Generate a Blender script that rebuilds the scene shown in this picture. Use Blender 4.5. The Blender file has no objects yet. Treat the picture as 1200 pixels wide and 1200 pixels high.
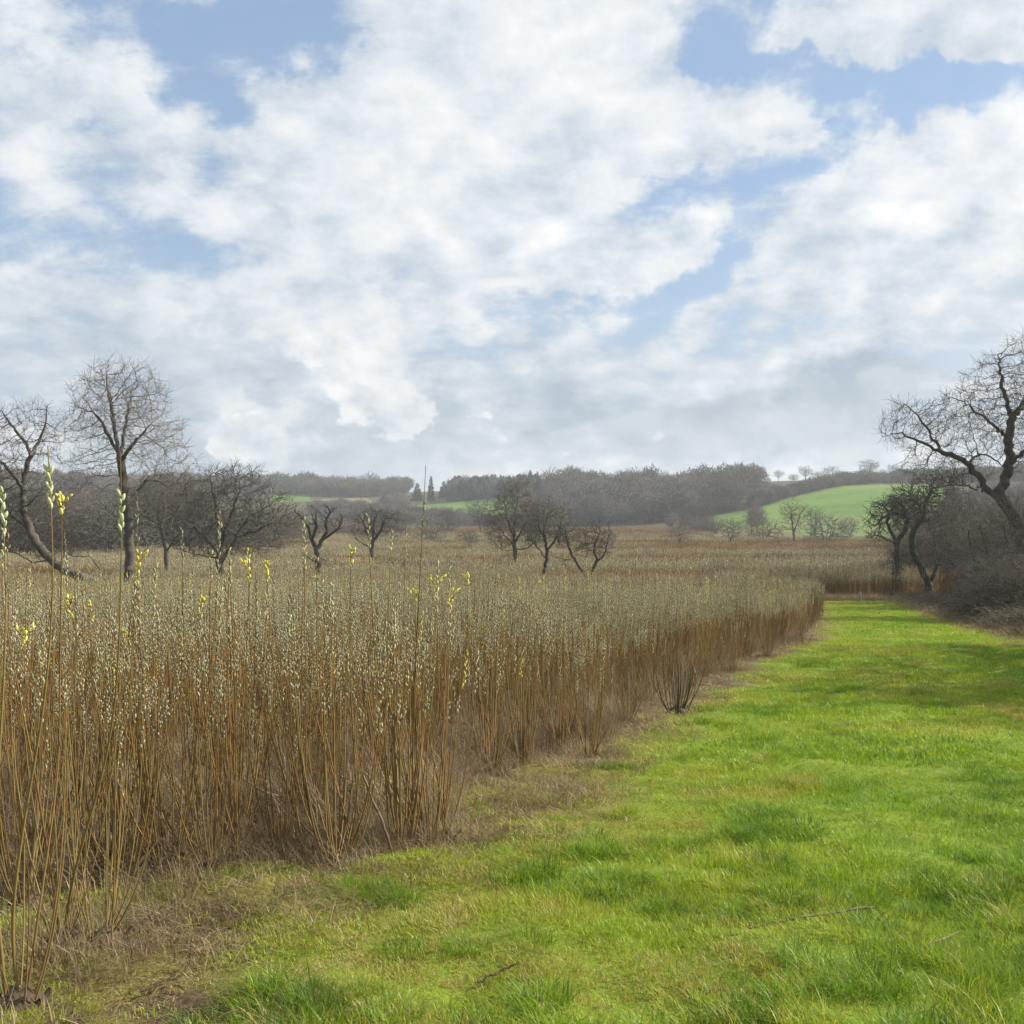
import bpy, math, random
import numpy as np
from mathutils import Vector, noise as mnoise

RNG = np.random.default_rng(11)
random.seed(11)
SC = bpy.context.scene
COL = SC.collection
F = 1155.0            # focal length of the photograph in its own pixels
CZ = 1.65             # eye height
R = math.radians
SUN_AZ, SUN_EL = R(78), R(32)
SUNV = Vector((math.sin(SUN_AZ) * math.cos(SUN_EL), math.cos(SUN_AZ) * math.cos(SUN_EL), math.sin(SUN_EL)))

# ------------------------------------------------------------------ node helpers
def N(nt, typ, ins=None, **props):
    n = nt.nodes.new(typ)
    for k, v in props.items():
        setattr(n, k, v)
    for k, v in (ins or {}).items():
        s = n.inputs[k]
        if isinstance(v, bpy.types.NodeSocket):
            nt.links.new(v, s)
        else:
            s.default_value = v
    return n

def M(nt, op, a, b=None, c=None, clamp=False):
    d = {0: a}
    if b is not None: d[1] = b
    if c is not None: d[2] = c
    n = N(nt, 'ShaderNodeMath', d, operation=op); n.use_clamp = clamp
    return n.outputs[0]

def ramp(nt, fac, stops):
    n = N(nt, 'ShaderNodeValToRGB', {0: fac})
    e = n.color_ramp.elements
    while len(e) < len(stops): e.new(0.5)
    for el, (p, c) in zip(e, stops):
        el.position = p; el.color = (*c, 1)
    return n.outputs[0]

def mixc(nt, f, a, b, mode='MIX'):
    n = nt.nodes.new('ShaderNodeMix'); n.data_type = 'RGBA'; n.blend_type = mode
    for i, v in ((0, f), (6, a), (7, b)):
        if isinstance(v, bpy.types.NodeSocket): nt.links.new(v, n.inputs[i])
        elif i == 0: n.inputs[i].default_value = v
        else: n.inputs[i].default_value = (*v, 1)
    return n.outputs[2]

def new_mat(name):
    m = bpy.data.materials.new(name); m.use_nodes = True
    nt = m.node_tree; nt.nodes.clear()
    return m, nt, N(nt, 'ShaderNodeOutputMaterial')

def bark_mat(name, stops, scale=6.0, rough=0.9, bump=0.4, rnd=0.35, alt=None):
    m, nt, out = new_mat(name)
    tc = N(nt, 'ShaderNodeTexCoord').outputs['Object']
    mp = N(nt, 'ShaderNodeMapping', {0: tc, 3: (1, 1, .3)}).outputs[0]
    nz = N(nt, 'ShaderNodeTexNoise', {'Vector': mp, 'Scale': scale, 'Detail': 6.0, 'Roughness': .65}).outputs[0]
    c = ramp(nt, nz, stops)
    oi = N(nt, 'ShaderNodeObjectInfo').outputs['Random']
    if alt: c = mixc(nt, M(nt, 'FRACT', M(nt, 'MULTIPLY', oi, 7.31)), c, alt)
    v = M(nt, 'MULTIPLY_ADD', oi, rnd, 1 - rnd / 2)
    hs = N(nt, 'ShaderNodeHueSaturation', {'Value': v, 'Color': c}).outputs[0]
    p = N(nt, 'ShaderNodeBsdfPrincipled', {'Base Color': hs, 'Roughness': rough, 'Specular IOR Level': .25})
    if bump:
        b = N(nt, 'ShaderNodeBump', {'Strength': bump, 'Distance': .03, 'Height': nz})
        nt.links.new(b.outputs[0], p.inputs['Normal'])
    nt.links.new(p.outputs[0], out.inputs[0])
    return m

def leaf_mat(name, stops, trans=0.45, use_tint=True, gloss=0.06, rnd=0.5, tcol=None):
    """thin foliage: diffuse + translucent + a little sheen; hue from the tuft's tint, value from its random number"""
    m, nt, out = new_mat(name)
    oi = N(nt, 'ShaderNodeObjectInfo').outputs['Random']
    if use_tint:
        f = N(nt, 'ShaderNodeAttribute', attribute_type='INSTANCER', attribute_name='tint').outputs['Fac']
        f = M(nt, 'MULTIPLY_ADD', oi, .22, M(nt, 'SUBTRACT', f, .11), clamp=True)
    else:
        f = oi
    c = ramp(nt, f, stops)
    isl = N(nt, 'ShaderNodeNewGeometry').outputs['Random Per Island']
    v = M(nt, 'MULTIPLY_ADD', isl, rnd, 1 - rnd / 2)
    c = N(nt, 'ShaderNodeHueSaturation', {'Value': v, 'Color': c}).outputs[0]
    d = N(nt, 'ShaderNodeBsdfDiffuse', {'Color': c}).outputs[0]
    t = N(nt, 'ShaderNodeBsdfTranslucent', {'Color': mixc(nt, 1.0, c, tcol or (1, 1, 1), 'MULTIPLY')}).outputs[0]
    mx = N(nt, 'ShaderNodeMixShader', {0: trans, 1: d, 2: t}).outputs[0]
    if gloss:
        g = N(nt, 'ShaderNodeBsdfGlossy', {'Color': (1, 1, 1, 1), 'Roughness': .42}).outputs[0]
        mx = N(nt, 'ShaderNodeMixShader', {0: gloss, 1: mx, 2: g}).outputs[0]
    nt.links.new(mx, out.inputs[0])
    return m

# ------------------------------------------------------------------ mesh helpers
def np_mesh(name, V, Fs, mats, midx=None, smooth=True):
    """V (n,3); Fs list of (m,k) int arrays"""
    me = bpy.data.meshes.new(name)
    V = np.asarray(V, dtype=np.float32)
    me.vertices.add(len(V)); me.vertices.foreach_set('co', V.ravel())
    sizes = np.concatenate([np.full(len(f), f.shape[1]) for f in Fs])
    loops = np.concatenate([f.ravel() for f in Fs]).astype(np.int32)
    me.loops.add(len(loops)); me.loops.foreach_set('vertex_index', loops)
    me.polygons.add(len(sizes))
    st = np.concatenate([[0], np.cumsum(sizes)[:-1]]).astype(np.int32)
    me.polygons.foreach_set('loop_start', st)
    me.polygons.foreach_set('use_smooth', np.full(len(sizes), smooth))
    if midx is not None:
        me.polygons.foreach_set('material_index', np.asarray(midx, dtype=np.int32))
    for m in mats: me.materials.append(m)
    me.update(calc_edges=True)
    return me

REF = np.array([.55, -.62, .56])
def frames(D):
    D = D / np.maximum(np.linalg.norm(D, axis=1, keepdims=True), 1e-9)
    ref = np.where((np.abs(D @ REF) > .95)[:, None], np.array([1., 0, 0]), REF)
    A = np.cross(D, ref); A /= np.maximum(np.linalg.norm(A, axis=1, keepdims=True), 1e-9)
    return A, np.cross(D, A)

def segs(P0, P1, R0, R1, D0, D1, k):
    n = len(P0); an = np.arange(k) * 2 * np.pi / k
    c, s = np.cos(an), np.sin(an)
    def ring(P, r, D):
        A, B = frames(D)
        return P[:, None] + r[:, None, None] * (A[:, None] * c[None, :, None] + B[:, None] * s[None, :, None])
    V = np.concatenate([ring(P0, R0, D0), ring(P1, R1, D1)], axis=1).reshape(-1, 3)
    j = np.arange(k); j2 = (j + 1) % k
    q = np.stack([j, j2, k + j2, k + j], 1)
    return V, (q[None] + (np.arange(n) * 2 * k)[:, None, None]).reshape(-1, 4)

def tube(P, r, k=5):
    P = np.asarray(P, float); r = np.asarray(r, float)
    D = np.gradient(P, axis=0); A, B = frames(D)
    an = np.arange(k) * 2 * np.pi / k
    V = (P[:, None] + r[:, None, None] * (A[:, None] * np.cos(an)[None, :, None] + B[:, None] * np.sin(an)[None, :, None])).reshape(-1, 3)
    j = np.arange(k); j2 = (j + 1) % k
    q = np.stack([j, j2, k + j2, k + j], 1)
    Fq = (q[None] + (np.arange(len(P) - 1) * k)[:, None, None]).reshape(-1, 4)
    return V, Fq

def template(k, prof):
    """closed spindle along +z; prof = [(z, r)...] between tips 0 and 1"""
    V = [(0, 0, 0)]; Q = []; T = []
    for z, r in prof:
        for i in range(k):
            a = 2 * math.pi * i / k
            V.append((r * math.cos(a), r * math.sin(a), z))
    V.append((0, 0, 1)); n = len(prof)
    for i in range(k):
        T.append((0, 1 + (i + 1) % k, 1 + i)); T.append((1 + (n - 1) * k + i, 1 + (n - 1) * k + (i + 1) % k, len(V) - 1))
    for m in range(n - 1):
        for i in range(k):
            Q.append((1 + m * k + i, 1 + m * k + (i + 1) % k, 1 + (m + 1) * k + (i + 1) % k, 1 + (m + 1) * k + i))
    return np.array(V), np.array(Q).reshape(-1, 4), np.array(T)

CAT_LO = template(4, [(.3, .5), (.7, .42)])
CAT_HI = template(9, [(.06, .22), (.22, .43), (.45, .5), (.68, .45), (.86, .28), (.96, .12)])

def spindles(C, D, L, W, tpl=CAT_LO):
    TV, TQ, TT = tpl; n = len(C)
    D = D / np.linalg.norm(D, axis=1, keepdims=True); A, B = frames(D)
    V = (C[:, None] + A[:, None] * (TV[None, :, :1] * W[:, None, None]) + B[:, None] * (TV[None, :, 1:2] * W[:, None, None])
         + D[:, None] * (TV[None, :, 2:] * L[:, None, None])).reshape(-1, 3)
    o = (np.arange(n) * len(TV))[:, None, None]
    return V, (TQ[None] + o).reshape(-1, 4), (TT[None] + o).reshape(-1, 3)

class MB:
    """collects pieces that become ONE mesh object"""
    def __init__(s): s.V = []; s.Q = []; s.T = []; s.mq = []; s.mt = []; s.n = 0
    def add(s, V, Q=None, T=None, m=0):
        s.V.append(V)
        if Q is not None and len(Q): s.Q.append(Q + s.n); s.mq.append(np.full(len(Q), m))
        if T is not None and len(T): s.T.append(T + s.n); s.mt.append(np.full(len(T), m))
        s.n += len(V)
    def mesh(s, name, mats, smooth=True):
        Fs = []; mi = []
        if s.Q: Fs.append(np.concatenate(s.Q)); mi += s.mq
        if s.T: Fs.append(np.concatenate(s.T)); mi += s.mt
        return np_mesh(name, np.concatenate(s.V), Fs, mats, np.concatenate(mi), smooth)

def link(name, me, parent=None, loc=None):
    o = bpy.data.objects.new(name, me); COL.objects.link(o)
    if parent is not None: o.parent = parent
    if loc is not None: o.location = loc
    return o

def tag(o, label=None, cat=None, group=None, kind=None):
    if label: o['label'] = label
    if cat: o['category'] = cat
    if group: o['group'] = group
    if kind: o['kind'] = kind
    return o

def thing(name, loc, label, cat, group=None, rz=0.0, s=1.0):
    o = bpy.data.objects.new(name, None); COL.objects.link(o)
    o.empty_display_size = .2
    o.location = loc; o.rotation_euler = (0, 0, rz); o.scale = (s, s, s)
    return tag(o, label, cat, group)

CHILDREN = {}
def dup(root, loc, rz=0.0, s=(1, 1, 1), label=None, group=None):
    r = root.copy(); COL.objects.link(r)
    r.location = loc; r.rotation_euler = (0, 0, rz); r.scale = s
    if label: r['label'] = label
    if group: r['group'] = group
    for ch in KIDS[root.name]:
        c = ch.copy(); COL.objects.link(c); c.parent = r
        for g in KIDS.get(ch.name, ()):
            d = g.copy(); COL.objects.link(d); d.parent = c
    return r
KIDS = {}
def kid(parent, name, me):
    o = link(name, me, parent); KIDS.setdefault(parent.name, []).append(o)
    return o

# ------------------------------------------------------------------ terrain
PD = [-60, 0, 3, 6.5, 10, 15, 33, 50, 80, 105, 150, 250, 5000]
PZ = [-.6, -1.65, -1.89, -2.18, -2.52, -2.98, -4.35, -5.4, -6.85, -7.45, -7.8, -8.0, -8.0]
# smooth the profile once
_d = np.concatenate([np.arange(-60, 320, .5)]); _z = np.interp(_d, PD, PZ)
_k = np.ones(9) / 9; _zs = np.convolve(np.pad(_z, 4, mode='edge'), _k, 'valid')
def prof(y): return np.interp(y, _d, _zs) + CZ
def hill(x, y):
    r = np.hypot(x, y); az = np.arctan2(x, y)
    px = 600 + F * np.tan(np.clip(az, -.62, .62)); de = r * np.cos(np.clip(az, -.62, .62))
    d0 = np.interp(px, [0, 600, 800, 900, 1200], [330, 430, 390, 290, 250])
    Rr = np.interp(px, [0, 500, 640, 800, 1200], [900, 1150, 820, 720, 600])
    yp = np.interp(px, [-200, 0, 320, 480, 600, 700, 880, 1040, 1200, 1400], [563, 567, 573, 575, 571, 568, 562, 557, 553, 552])
    zr = (600 - yp) / F * Rr + 6.35
    t = np.clip((de - d0) / (Rr - d0), 0, 1)
    s = .55 * t * t * (3 - 2 * t) + .45 * t ** 1.15
    und = 1.6 * np.sin(x * .013 + 1.1) * np.sin(y * .011) * np.clip(t * 4, 0, 1) * np.clip((1 - t) * 4, 0, 1)
    return zr * s - np.maximum(de - Rr, 0) * .03 + und
def mic(x, y):
    """hummocks of the pasture"""
    v = Vector((x, y, 0)); f = max(0., 1 - max(0., y - 25) / 60)
    return f * ((.06 * mnoise.noise(v * .38) + .075 * mnoise.noise(v * 1.15 + Vector((7, 3, 0))) + .035 * mnoise.noise(v * 3.1)))
def H0(x, y): return float(prof(y) + hill(x, y))
def H(x, y): return H0(x, y) + mic(x, y)

def ground_px(px, py):
    """where the ray through a photo pixel meets the ground"""
    t = 2.5
    while t < 2500:
        x = (px - 600) / F * t; z = CZ + (600 - py) / F * t
        if z <= H0(x, t): return x, t
        t *= 1.004
    return x, t
def at(px, py, d): return np.array([(px - 600) / F * d, d, CZ + (600 - py) / F * d])

EDGE_PX = [(10, 1190), (115, 1112), (290, 1030), (500, 985), (600, 896), (705, 868), (790, 816), (870, 772), (946, 748), (951, 730), (953, 715), (955, 704)]
EDGE = [ground_px(*p) for p in EDGE_PX]
EX = [-2.6, -1.75] + [e[0] for e in EDGE[1:]]; EY = [0.0, 3.4] + [e[1] for e in EDGE[1:]]
PATH_END = EY[-1]
def edge_x(y): return np.interp(y, EY, EX)
HEDGE = [ground_px(1010, 703), ground_px(1060, 707), ground_px(1150, 737)]
RX = [9.5, 12.0, 15.5] + [h[0] for h in HEDGE[::-1]]; RY = [0.0, 12.0, 25.0] + [h[1] for h in HEDGE[::-1]]
def right_x(y): return np.interp(y, RY, RX)

# ------------------------------------------------------------------ materials
BARK = bark_mat('grey_bark', [(.3, (.048, .041, .033)), (.7, (.145, .126, .104))], 4.0, bump=.8)
TWIG = bark_mat('grey_brown_twigs', [(.3, (.080, .069, .057)), (.7, (.17, .147, .122))], 2.0, bump=0, rnd=.8, alt=(.125, .115, .088))
BARK_DK = bark_mat('dark_bark', [(.3, (.034, .029, .023)), (.7, (.100, .088, .073))], 5.0, bump=.8)
TWIG_DK = bark_mat('dark_twigs', [(.3, (.050, .042, .034)), (.7, (.110, .093, .075))], 2.0, bump=0)
TWIG_OL = bark_mat('olive_brown_twigs', [(.3, (.060, .050, .032)), (.7, (.135, .115, .075))], 1.2, bump=0, rnd=1.1, alt=(.10, .075, .065))
TWIG_PU = bark_mat('purple_brown_twigs', [(.3, (.060, .046, .042)), (.7, (.14, .112, .10))], .6, bump=0, rnd=1.1, alt=(.115, .115, .085))
MOSSY = bark_mat('mossy_bark', [(.3, (.028, .032, .018)), (.7, (.075, .078, .045))], 4.0, bump=.8)
STEM = bark_mat('osier_bark', [(.25, (.108, .060, .020)), (.75, (.255, .158, .054))], 3.0, rough=.55, bump=0, rnd=.5)
STEM_G = bark_mat('green_osier_bark', [(.25, (.125, .088, .030)), (.75, (.260, .190, .070))], 5.0, rough=.5, bump=0, rnd=.4)
STOOL = bark_mat('stool_wood', [(.3, (.035, .025, .016)), (.7, (.125, .090, .058))], 30.0, bump=1.0)
STICK = bark_mat('bleached_stick', [(.3, (.16, .125, .085)), (.7, (.36, .30, .215))], 18.0, bump=.6)
DARKROD = bark_mat('dark_rod', [(.3, (.040, .034, .014)), (.7, (.095, .078, .034))], 5.0, rough=.6, bump=0)
DEADROD = bark_mat('dead_rod', [(.3, (.085, .058, .036)), (.7, (.20, .15, .10))], 18.0, bump=.6)
CATK = leaf_mat('silver_catkin', [(0, (.31, .32, .19)), (.5, (.44, .44, .28)), (1, (.58, .56, .38))], trans=.3, use_tint=False, gloss=.04, rnd=.4)
CATY = leaf_mat('yellow_catkin', [(0, (.72, .66, .16)), (1, (.86, .80, .26))], trans=.3, use_tint=False, gloss=.02, rnd=.3)
CATG = leaf_mat('green_catkin', [(0, (.47, .49, .24)), (1, (.60, .60, .36))], trans=.3, use_tint=False, gloss=.05, rnd=.3)
GRASS = leaf_mat('meadow_grass', [(0, (.080, .160, .014)), (.35, (.175, .290, .021)), (.62, (.295, .345, .038)), (.82, (.33, .275, .085)), (1, (.38, .285, .145))],
                 trans=.42, gloss=.015, rnd=.7, tcol=(1.2, 1.2, .5))
DRY = leaf_mat('dead_grass', [(0, (.11, .078, .040)), (.5, (.25, .185, .098)), (1, (.44, .345, .20))], trans=.25, gloss=.02, rnd=.7)
IVY = leaf_mat('ivy_leaf', [(0, (.022, .036, .012)), (1, (.045, .06, .02))], trans=.2, use_tint=False, gloss=.05, rnd=.6)
NEEDLE = leaf_mat('conifer_needles', [(0, (.018, .034, .017)), (1, (.035, .052, .024))], trans=.1, use_tint=False, gloss=.0, rnd=.6)

# ------------------------------------------------------------------ ground sheet and hills
def vattr(me, name, arr):
    a = me.attributes.new(name, 'FLOAT', 'POINT'); a.data.foreach_set('value', np.asarray(arr, dtype=np.float32))

def polar(rs, azs, micro):
    n, m = len(rs), len(azs)
    A, Rr = np.meshgrid(azs, rs)
    X = (Rr * np.sin(A)).ravel(); Y = (Rr * np.cos(A)).ravel()
    Z = prof(Y) + hill(X, Y)
    if micro:
        Z = Z + np.array([mic(x, y) if (0 < y < 85 and abs(x) < 45) else 0. for x, y in zip(X, Y)])
    i = np.arange((n - 1) * m); r_, a_ = i // m, i % m; a2 = (a_ + 1) % m
    Q = np.stack([r_ * m + a_, (r_ + 1) * m + a_, (r_ + 1) * m + a2, r_ * m + a2], 1)[:, ::-1]
    return np.stack([X, Y, Z], 1), Q

AZ = np.radians(np.concatenate([np.arange(-180, -39, 6), np.arange(-39, 39.01, .35), np.arange(42, 179, 6)]))
RS = 0.35 * 1.0175 ** np.arange(0, 408)
RS = np.append(RS[RS < 415], 415.)
AZH = np.radians(np.concatenate([np.arange(-180, -39, 6), np.arange(-39, 39.01, .22), np.arange(42, 179, 6)]))

def ground_material():
    m, nt, out = new_mat('ground')
    pos = N(nt, 'ShaderNodeNewGeometry').outputs['Position']
    def nz(s, d=5.0, r=.6): return N(nt, 'ShaderNodeTexNoise', {'Vector': pos, 'Scale': s, 'Detail': d, 'Roughness': r}).outputs[0]
    at_ = lambda a: N(nt, 'ShaderNodeAttribute', attribute_name=a).outputs['Fac']
    n1, n2, n3 = nz(.45), nz(3.2), nz(38., 4., .7)
    mead = ramp(nt, M(nt, 'ADD', M(nt, 'MULTIPLY', n1, .5), M(nt, 'MULTIPLY', n3, .5)),
                [(.30, (.06, .10, .010)), (.50, (.15, .22, .02)), (.68, (.23, .25, .035)), (.85, (.26, .20, .07))])
    litter = ramp(nt, M(nt, 'ADD', M(nt, 'MULTIPLY', n2, .45), M(nt, 'MULTIPLY', n3, .55)),
                  [(.32, (.030, .020, .012)), (.5, (.105, .074, .044)), (.72, (.24, .175, .11))])
    moss = ramp(nt, n3, [(.3, (.07, .07, .014)), (.6, (.19, .19, .028)), (.8, (.26, .23, .06))])
    far = ramp(nt, nz(.05), [(.3, (.085, .064, .030)), (.7, (.16, .125, .060))])
    c = mixc(nt, at_('meadow'), litter, mead)
    mm = M(nt, 'MULTIPLY', at_('moss'), N(nt, 'ShaderNodeMapRange', {0: n2, 1: .38, 2: .54}).outputs[0])
    c = mixc(nt, mm, c, moss)
    c = mixc(nt, at_('far'), c, far)
    c = mixc(nt, at_('green'), c, ramp(nt, nz(.06), [(.35, (.085, .135, .028)), (.65, (.135, .18, .042))]))
    b = N(nt, 'ShaderNodeBump', {'Strength': .7, 'Distance': .03, 'Height': n3})
    p = N(nt, 'ShaderNodeBsdfPrincipled', {'Base Color': c, 'Roughness': .95, 'Specular IOR Level': .15, 'Normal': b.outputs[0]})
    nt.links.new(p.outputs[0], out.inputs[0])
    return m

def masks(X, Y):
    le = X - edge_x(Y); ri = right_x(Y) - X
    wob = .35 * np.sin(Y * 1.7 + X) + .25 * np.sin(Y * 4.1 - X * 2)
    inside = np.clip((le - .45 + wob * .6) / .7, 0, 1) * np.clip((ri + wob) / 1.2, 0, 1) * np.clip((PATH_END + 1 - Y) / 2, 0, 1)
    inside = np.where(Y < 0, 1, inside)
    return inside, le

V, Q = polar(RS, AZ, True)
gm = np_mesh('ground', V, [Q], [ground_material()])
md, le = masks(V[:, 0], V[:, 1])
vattr(gm, 'meadow', md)
vattr(gm, 'moss', np.clip(1 - np.abs(le - .7 + np.clip(6 - V[:, 1], 0, 2)) / (1.3 + np.clip(6 - V[:, 1], 0, 2)) * .9, 0, 1) * np.clip((16 - V[:, 1]) / 6, 0, 1))
vattr(gm, 'far', np.clip((V[:, 1] - 95) / 30, 0, 1))
tag(link('ground', gm), kind='structure')

# fields on the hills, as ground outlines
FIELDS = {
    'green': [[(786, 615), (822, 609), (857, 602), (892, 595), (934, 582), (990, 570), (1045, 568), (1100, 568), (1130, 600), (1100, 640), (1010, 634), (950, 628), (885, 621), (836, 623)],
              [(470, 594), (505, 591), (551, 587), (600, 582), (612, 600), (560, 606), (533, 607), (481, 603)],
              [(312, 578), (363, 579), (366, 588), (318, 589)], [(405, 592), (449, 592), (452, 598), (420, 599)],
              [(893, 575), (912, 575), (908, 583), (892, 584)], [(632, 575), (668, 574), (668, 581), (634, 582)]],
    'stubble': [[(364, 586), (428, 583), (440, 590), (400, 596), (364, 594)], [(752, 592), (815, 586), (812, 594), (760, 602)]],
}
def pip(x, y, poly):
    ins = np.zeros(len(x), bool); n = len(poly)
    for i in range(n):
        (x1, y1), (x2, y2) = poly[i], poly[(i + 1) % n]
        c = (y1 > y) != (y2 > y)
        ins ^= c & (x < (x2 - x1) * (y - y1) / (y2 - y1 + 1e-12) + x1)
    return ins
RH = np.concatenate([np.arange(415, 1300, 7.), np.arange(1300, 3300, 60.)])
V, Q = polar(RH, AZH, False)
V[:len(AZH), 2] += 0.0
hm_mat, nt, out = new_mat('hills')
pos = N(nt, 'ShaderNodeNewGeometry').outputs['Position']
f1 = N(nt, 'ShaderNodeTexNoise', {'Vector': pos, 'Scale': .02, 'Detail': 6.0}).outputs[0]
f2 = N(nt, 'ShaderNodeTexNoise', {'Vector': pos, 'Scale': .25, 'Detail': 5.0, 'Roughness': .7}).outputs[0]
ff = M(nt, 'ADD', M(nt, 'MULTIPLY', f1, .6), M(nt, 'MULTIPLY', f2, .4))
cg = ramp(nt, ff, [(.40, (.066, .130, .024)), (.52, (.108, .185, .034)), (.64, (.160, .205, .052))])
cs = ramp(nt, ff, [(.3, (.15, .11, .065)), (.7, (.24, .19, .12))])
cb = ramp(nt, ff, [(.3, (.050, .045, .022)), (.7, (.105, .088, .046))])
c = mixc(nt, N(nt, 'ShaderNodeAttribute', attribute_name='green').outputs['Fac'], cb, cg)
c = mixc(nt, N(nt, 'ShaderNodeAttribute', attribute_name='stubble').outputs['Fac'], c, cs)
p = N(nt, 'ShaderNodeBsdfPrincipled', {'Base Color': c, 'Roughness': 1.0, 'Specular IOR Level': .05})
nt.links.new(p.outputs[0], out.inputs[0])
hmesh = np_mesh('hills', V, [Q], [hm_mat])
GPOLY = {}
for k, polys in FIELDS.items():
    ms = np.zeros(len(V), bool)
    for po in polys:
        w = [ground_px(*q) for q in po]; GPOLY.setdefault(k, []).append(w)
        ms |= pip(V[:, 0], V[:, 1], w)
    vattr(hmesh, k, ms)
tag(link('hills', hmesh), kind='structure')
# the part of the right-hand green field that lies on the nearer ground sheet
gco = np.empty(len(gm.vertices) * 3); gm.vertices.foreach_get('co', gco); gco = gco.reshape(-1, 3); gfar = np.zeros(len(gco), bool)
for w_ in GPOLY['green']: gfar |= pip(gco[:, 0], gco[:, 1], w_)
vattr(gm, 'green', gfar)

# ------------------------------------------------------------------ scatter (only for what nobody could count)
def scatter(name, P, rot, scl, idx, tint, protos, label, cat):
    me = bpy.data.meshes.new(name)
    P = np.asarray(P, np.float32); me.vertices.add(len(P)); me.vertices.foreach_set('co', P.ravel())
    for nm, ty, key, ar in (('rot', 'FLOAT_VECTOR', 'vector', rot), ('scl', 'FLOAT_VECTOR', 'vector', scl), ('idx', 'INT', 'value', idx), ('tint', 'FLOAT', 'value', tint)):
        a = me.attributes.new(nm, ty, 'POINT')
        a.data.foreach_set(key, np.asarray(ar, np.int32 if ty == 'INT' else np.float32).ravel())
    coll = bpy.data.collections.new(name + '_kinds')
    for i, pm in enumerate(protos):
        coll.objects.link(bpy.data.objects.new('%s_kind_%02d' % (name, i), pm))
    o = link(name, me)
    ng = bpy.data.node_groups.new(name, 'GeometryNodeTree')
    ng.interface.new_socket('Geometry', in_out='INPUT', socket_type='NodeSocketGeometry')
    ng.interface.new_socket('Geometry', in_out='OUTPUT', socket_type='NodeSocketGeometry')
    gi = ng.nodes.new('NodeGroupInput'); go = ng.nodes.new('NodeGroupOutput')
    ci = ng.nodes.new('GeometryNodeCollectionInfo'); ci.inputs[0].default_value = coll
    ci.inputs['Separate Children'].default_value = True; ci.inputs['Reset Children'].default_value = True
    ip = ng.nodes.new('GeometryNodeInstanceOnPoints'); ip.inputs['Pick Instance'].default_value = True
    def na(nm, ty):
        n = ng.nodes.new('GeometryNodeInputNamedAttribute'); n.data_type = ty; n.inputs[0].default_value = nm
        return n.outputs[0]
    L = ng.links.new
    L(gi.outputs[0], ip.inputs['Points']); L(ci.outputs[0], ip.inputs['Instance'])
    L(na('idx', 'INT'), ip.inputs['Instance Index']); L(na('rot', 'FLOAT_VECTOR'), ip.inputs['Rotation']); L(na('scl', 'FLOAT_VECTOR'), ip.inputs['Scale'])
    L(ip.outputs[0], go.inputs[0])
    o.modifiers.new('scatter', 'NODES').node_group = ng
    return tag(o, label, cat, kind='stuff')

def blades(n, rad, h0, h1, w, lean, rng, nseg=3, curl=.6):
    """a tuft of bent grass blades"""
    mb = MB(); t = np.linspace(0, 1, nseg + 1)
    for _ in range(n):
        a = rng.uniform(0, 2 * np.pi); r = rad * math.sqrt(rng.uniform()); h = rng.uniform(h0, h1)
        b = np.array([r * math.cos(a), r * math.sin(a), -.01])
        az = a + rng.normal(0, 1.0); ln = abs(rng.normal(lean, lean * .5)); out = np.array([math.cos(az), math.sin(az), 0])
        P = b + out * (h * ln * (t ** (1 + curl)))[:, None] + np.array([0, 0, 1]) * (h * (t - .28 * ln * t ** 2.2))[:, None]
        sd = np.array([-math.sin(az + rng.normal(0, .5)), math.cos(az), 0]); ww = w * rng.uniform(.6, 1.2) * (1 - t ** 1.8 * .92)
        V = np.stack([P - sd * ww[:, None] / 2, P + sd * ww[:, None] / 2], 1).reshape(-1, 3)
        j = np.arange(nseg)
        mb.add(V, np.stack([2 * j, 2 * j + 1, 2 * j + 3, 2 * j + 2], 1))
    return mb

# ------------------------------------------------------------------ meadow grass
def fbm(x, y, s, o=0.0):
    v = Vector((x * s + o, y * s - o, o)); return mnoise.noise(v) + .5 * mnoise.noise(v * 2.1) + .25 * mnoise.noise(v * 4.3)

rg = np.random.default_rng(5)
gk = []
for i in range(5): gk.append(blades(60, .10, .018, .058, .0036, .6, rg).mesh('grass_tuft', [GRASS]))
for i in range(4): gk.append(blades(70, .16, .022, .065, .0065, .6, rg).mesh('grass_tuft', [GRASS]))         # farther: broader blades
for i in range(3): gk.append(blades(120, .12, .05, .125, .0042, .75, rg).mesh('grass_tussock', [GRASS]))     # rank tussock
for i in range(3): gk.append(blades(80, .30, .03, .075, .013, .5, rg, 2).mesh('grass_patch', [GRASS]))      # far patch

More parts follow.
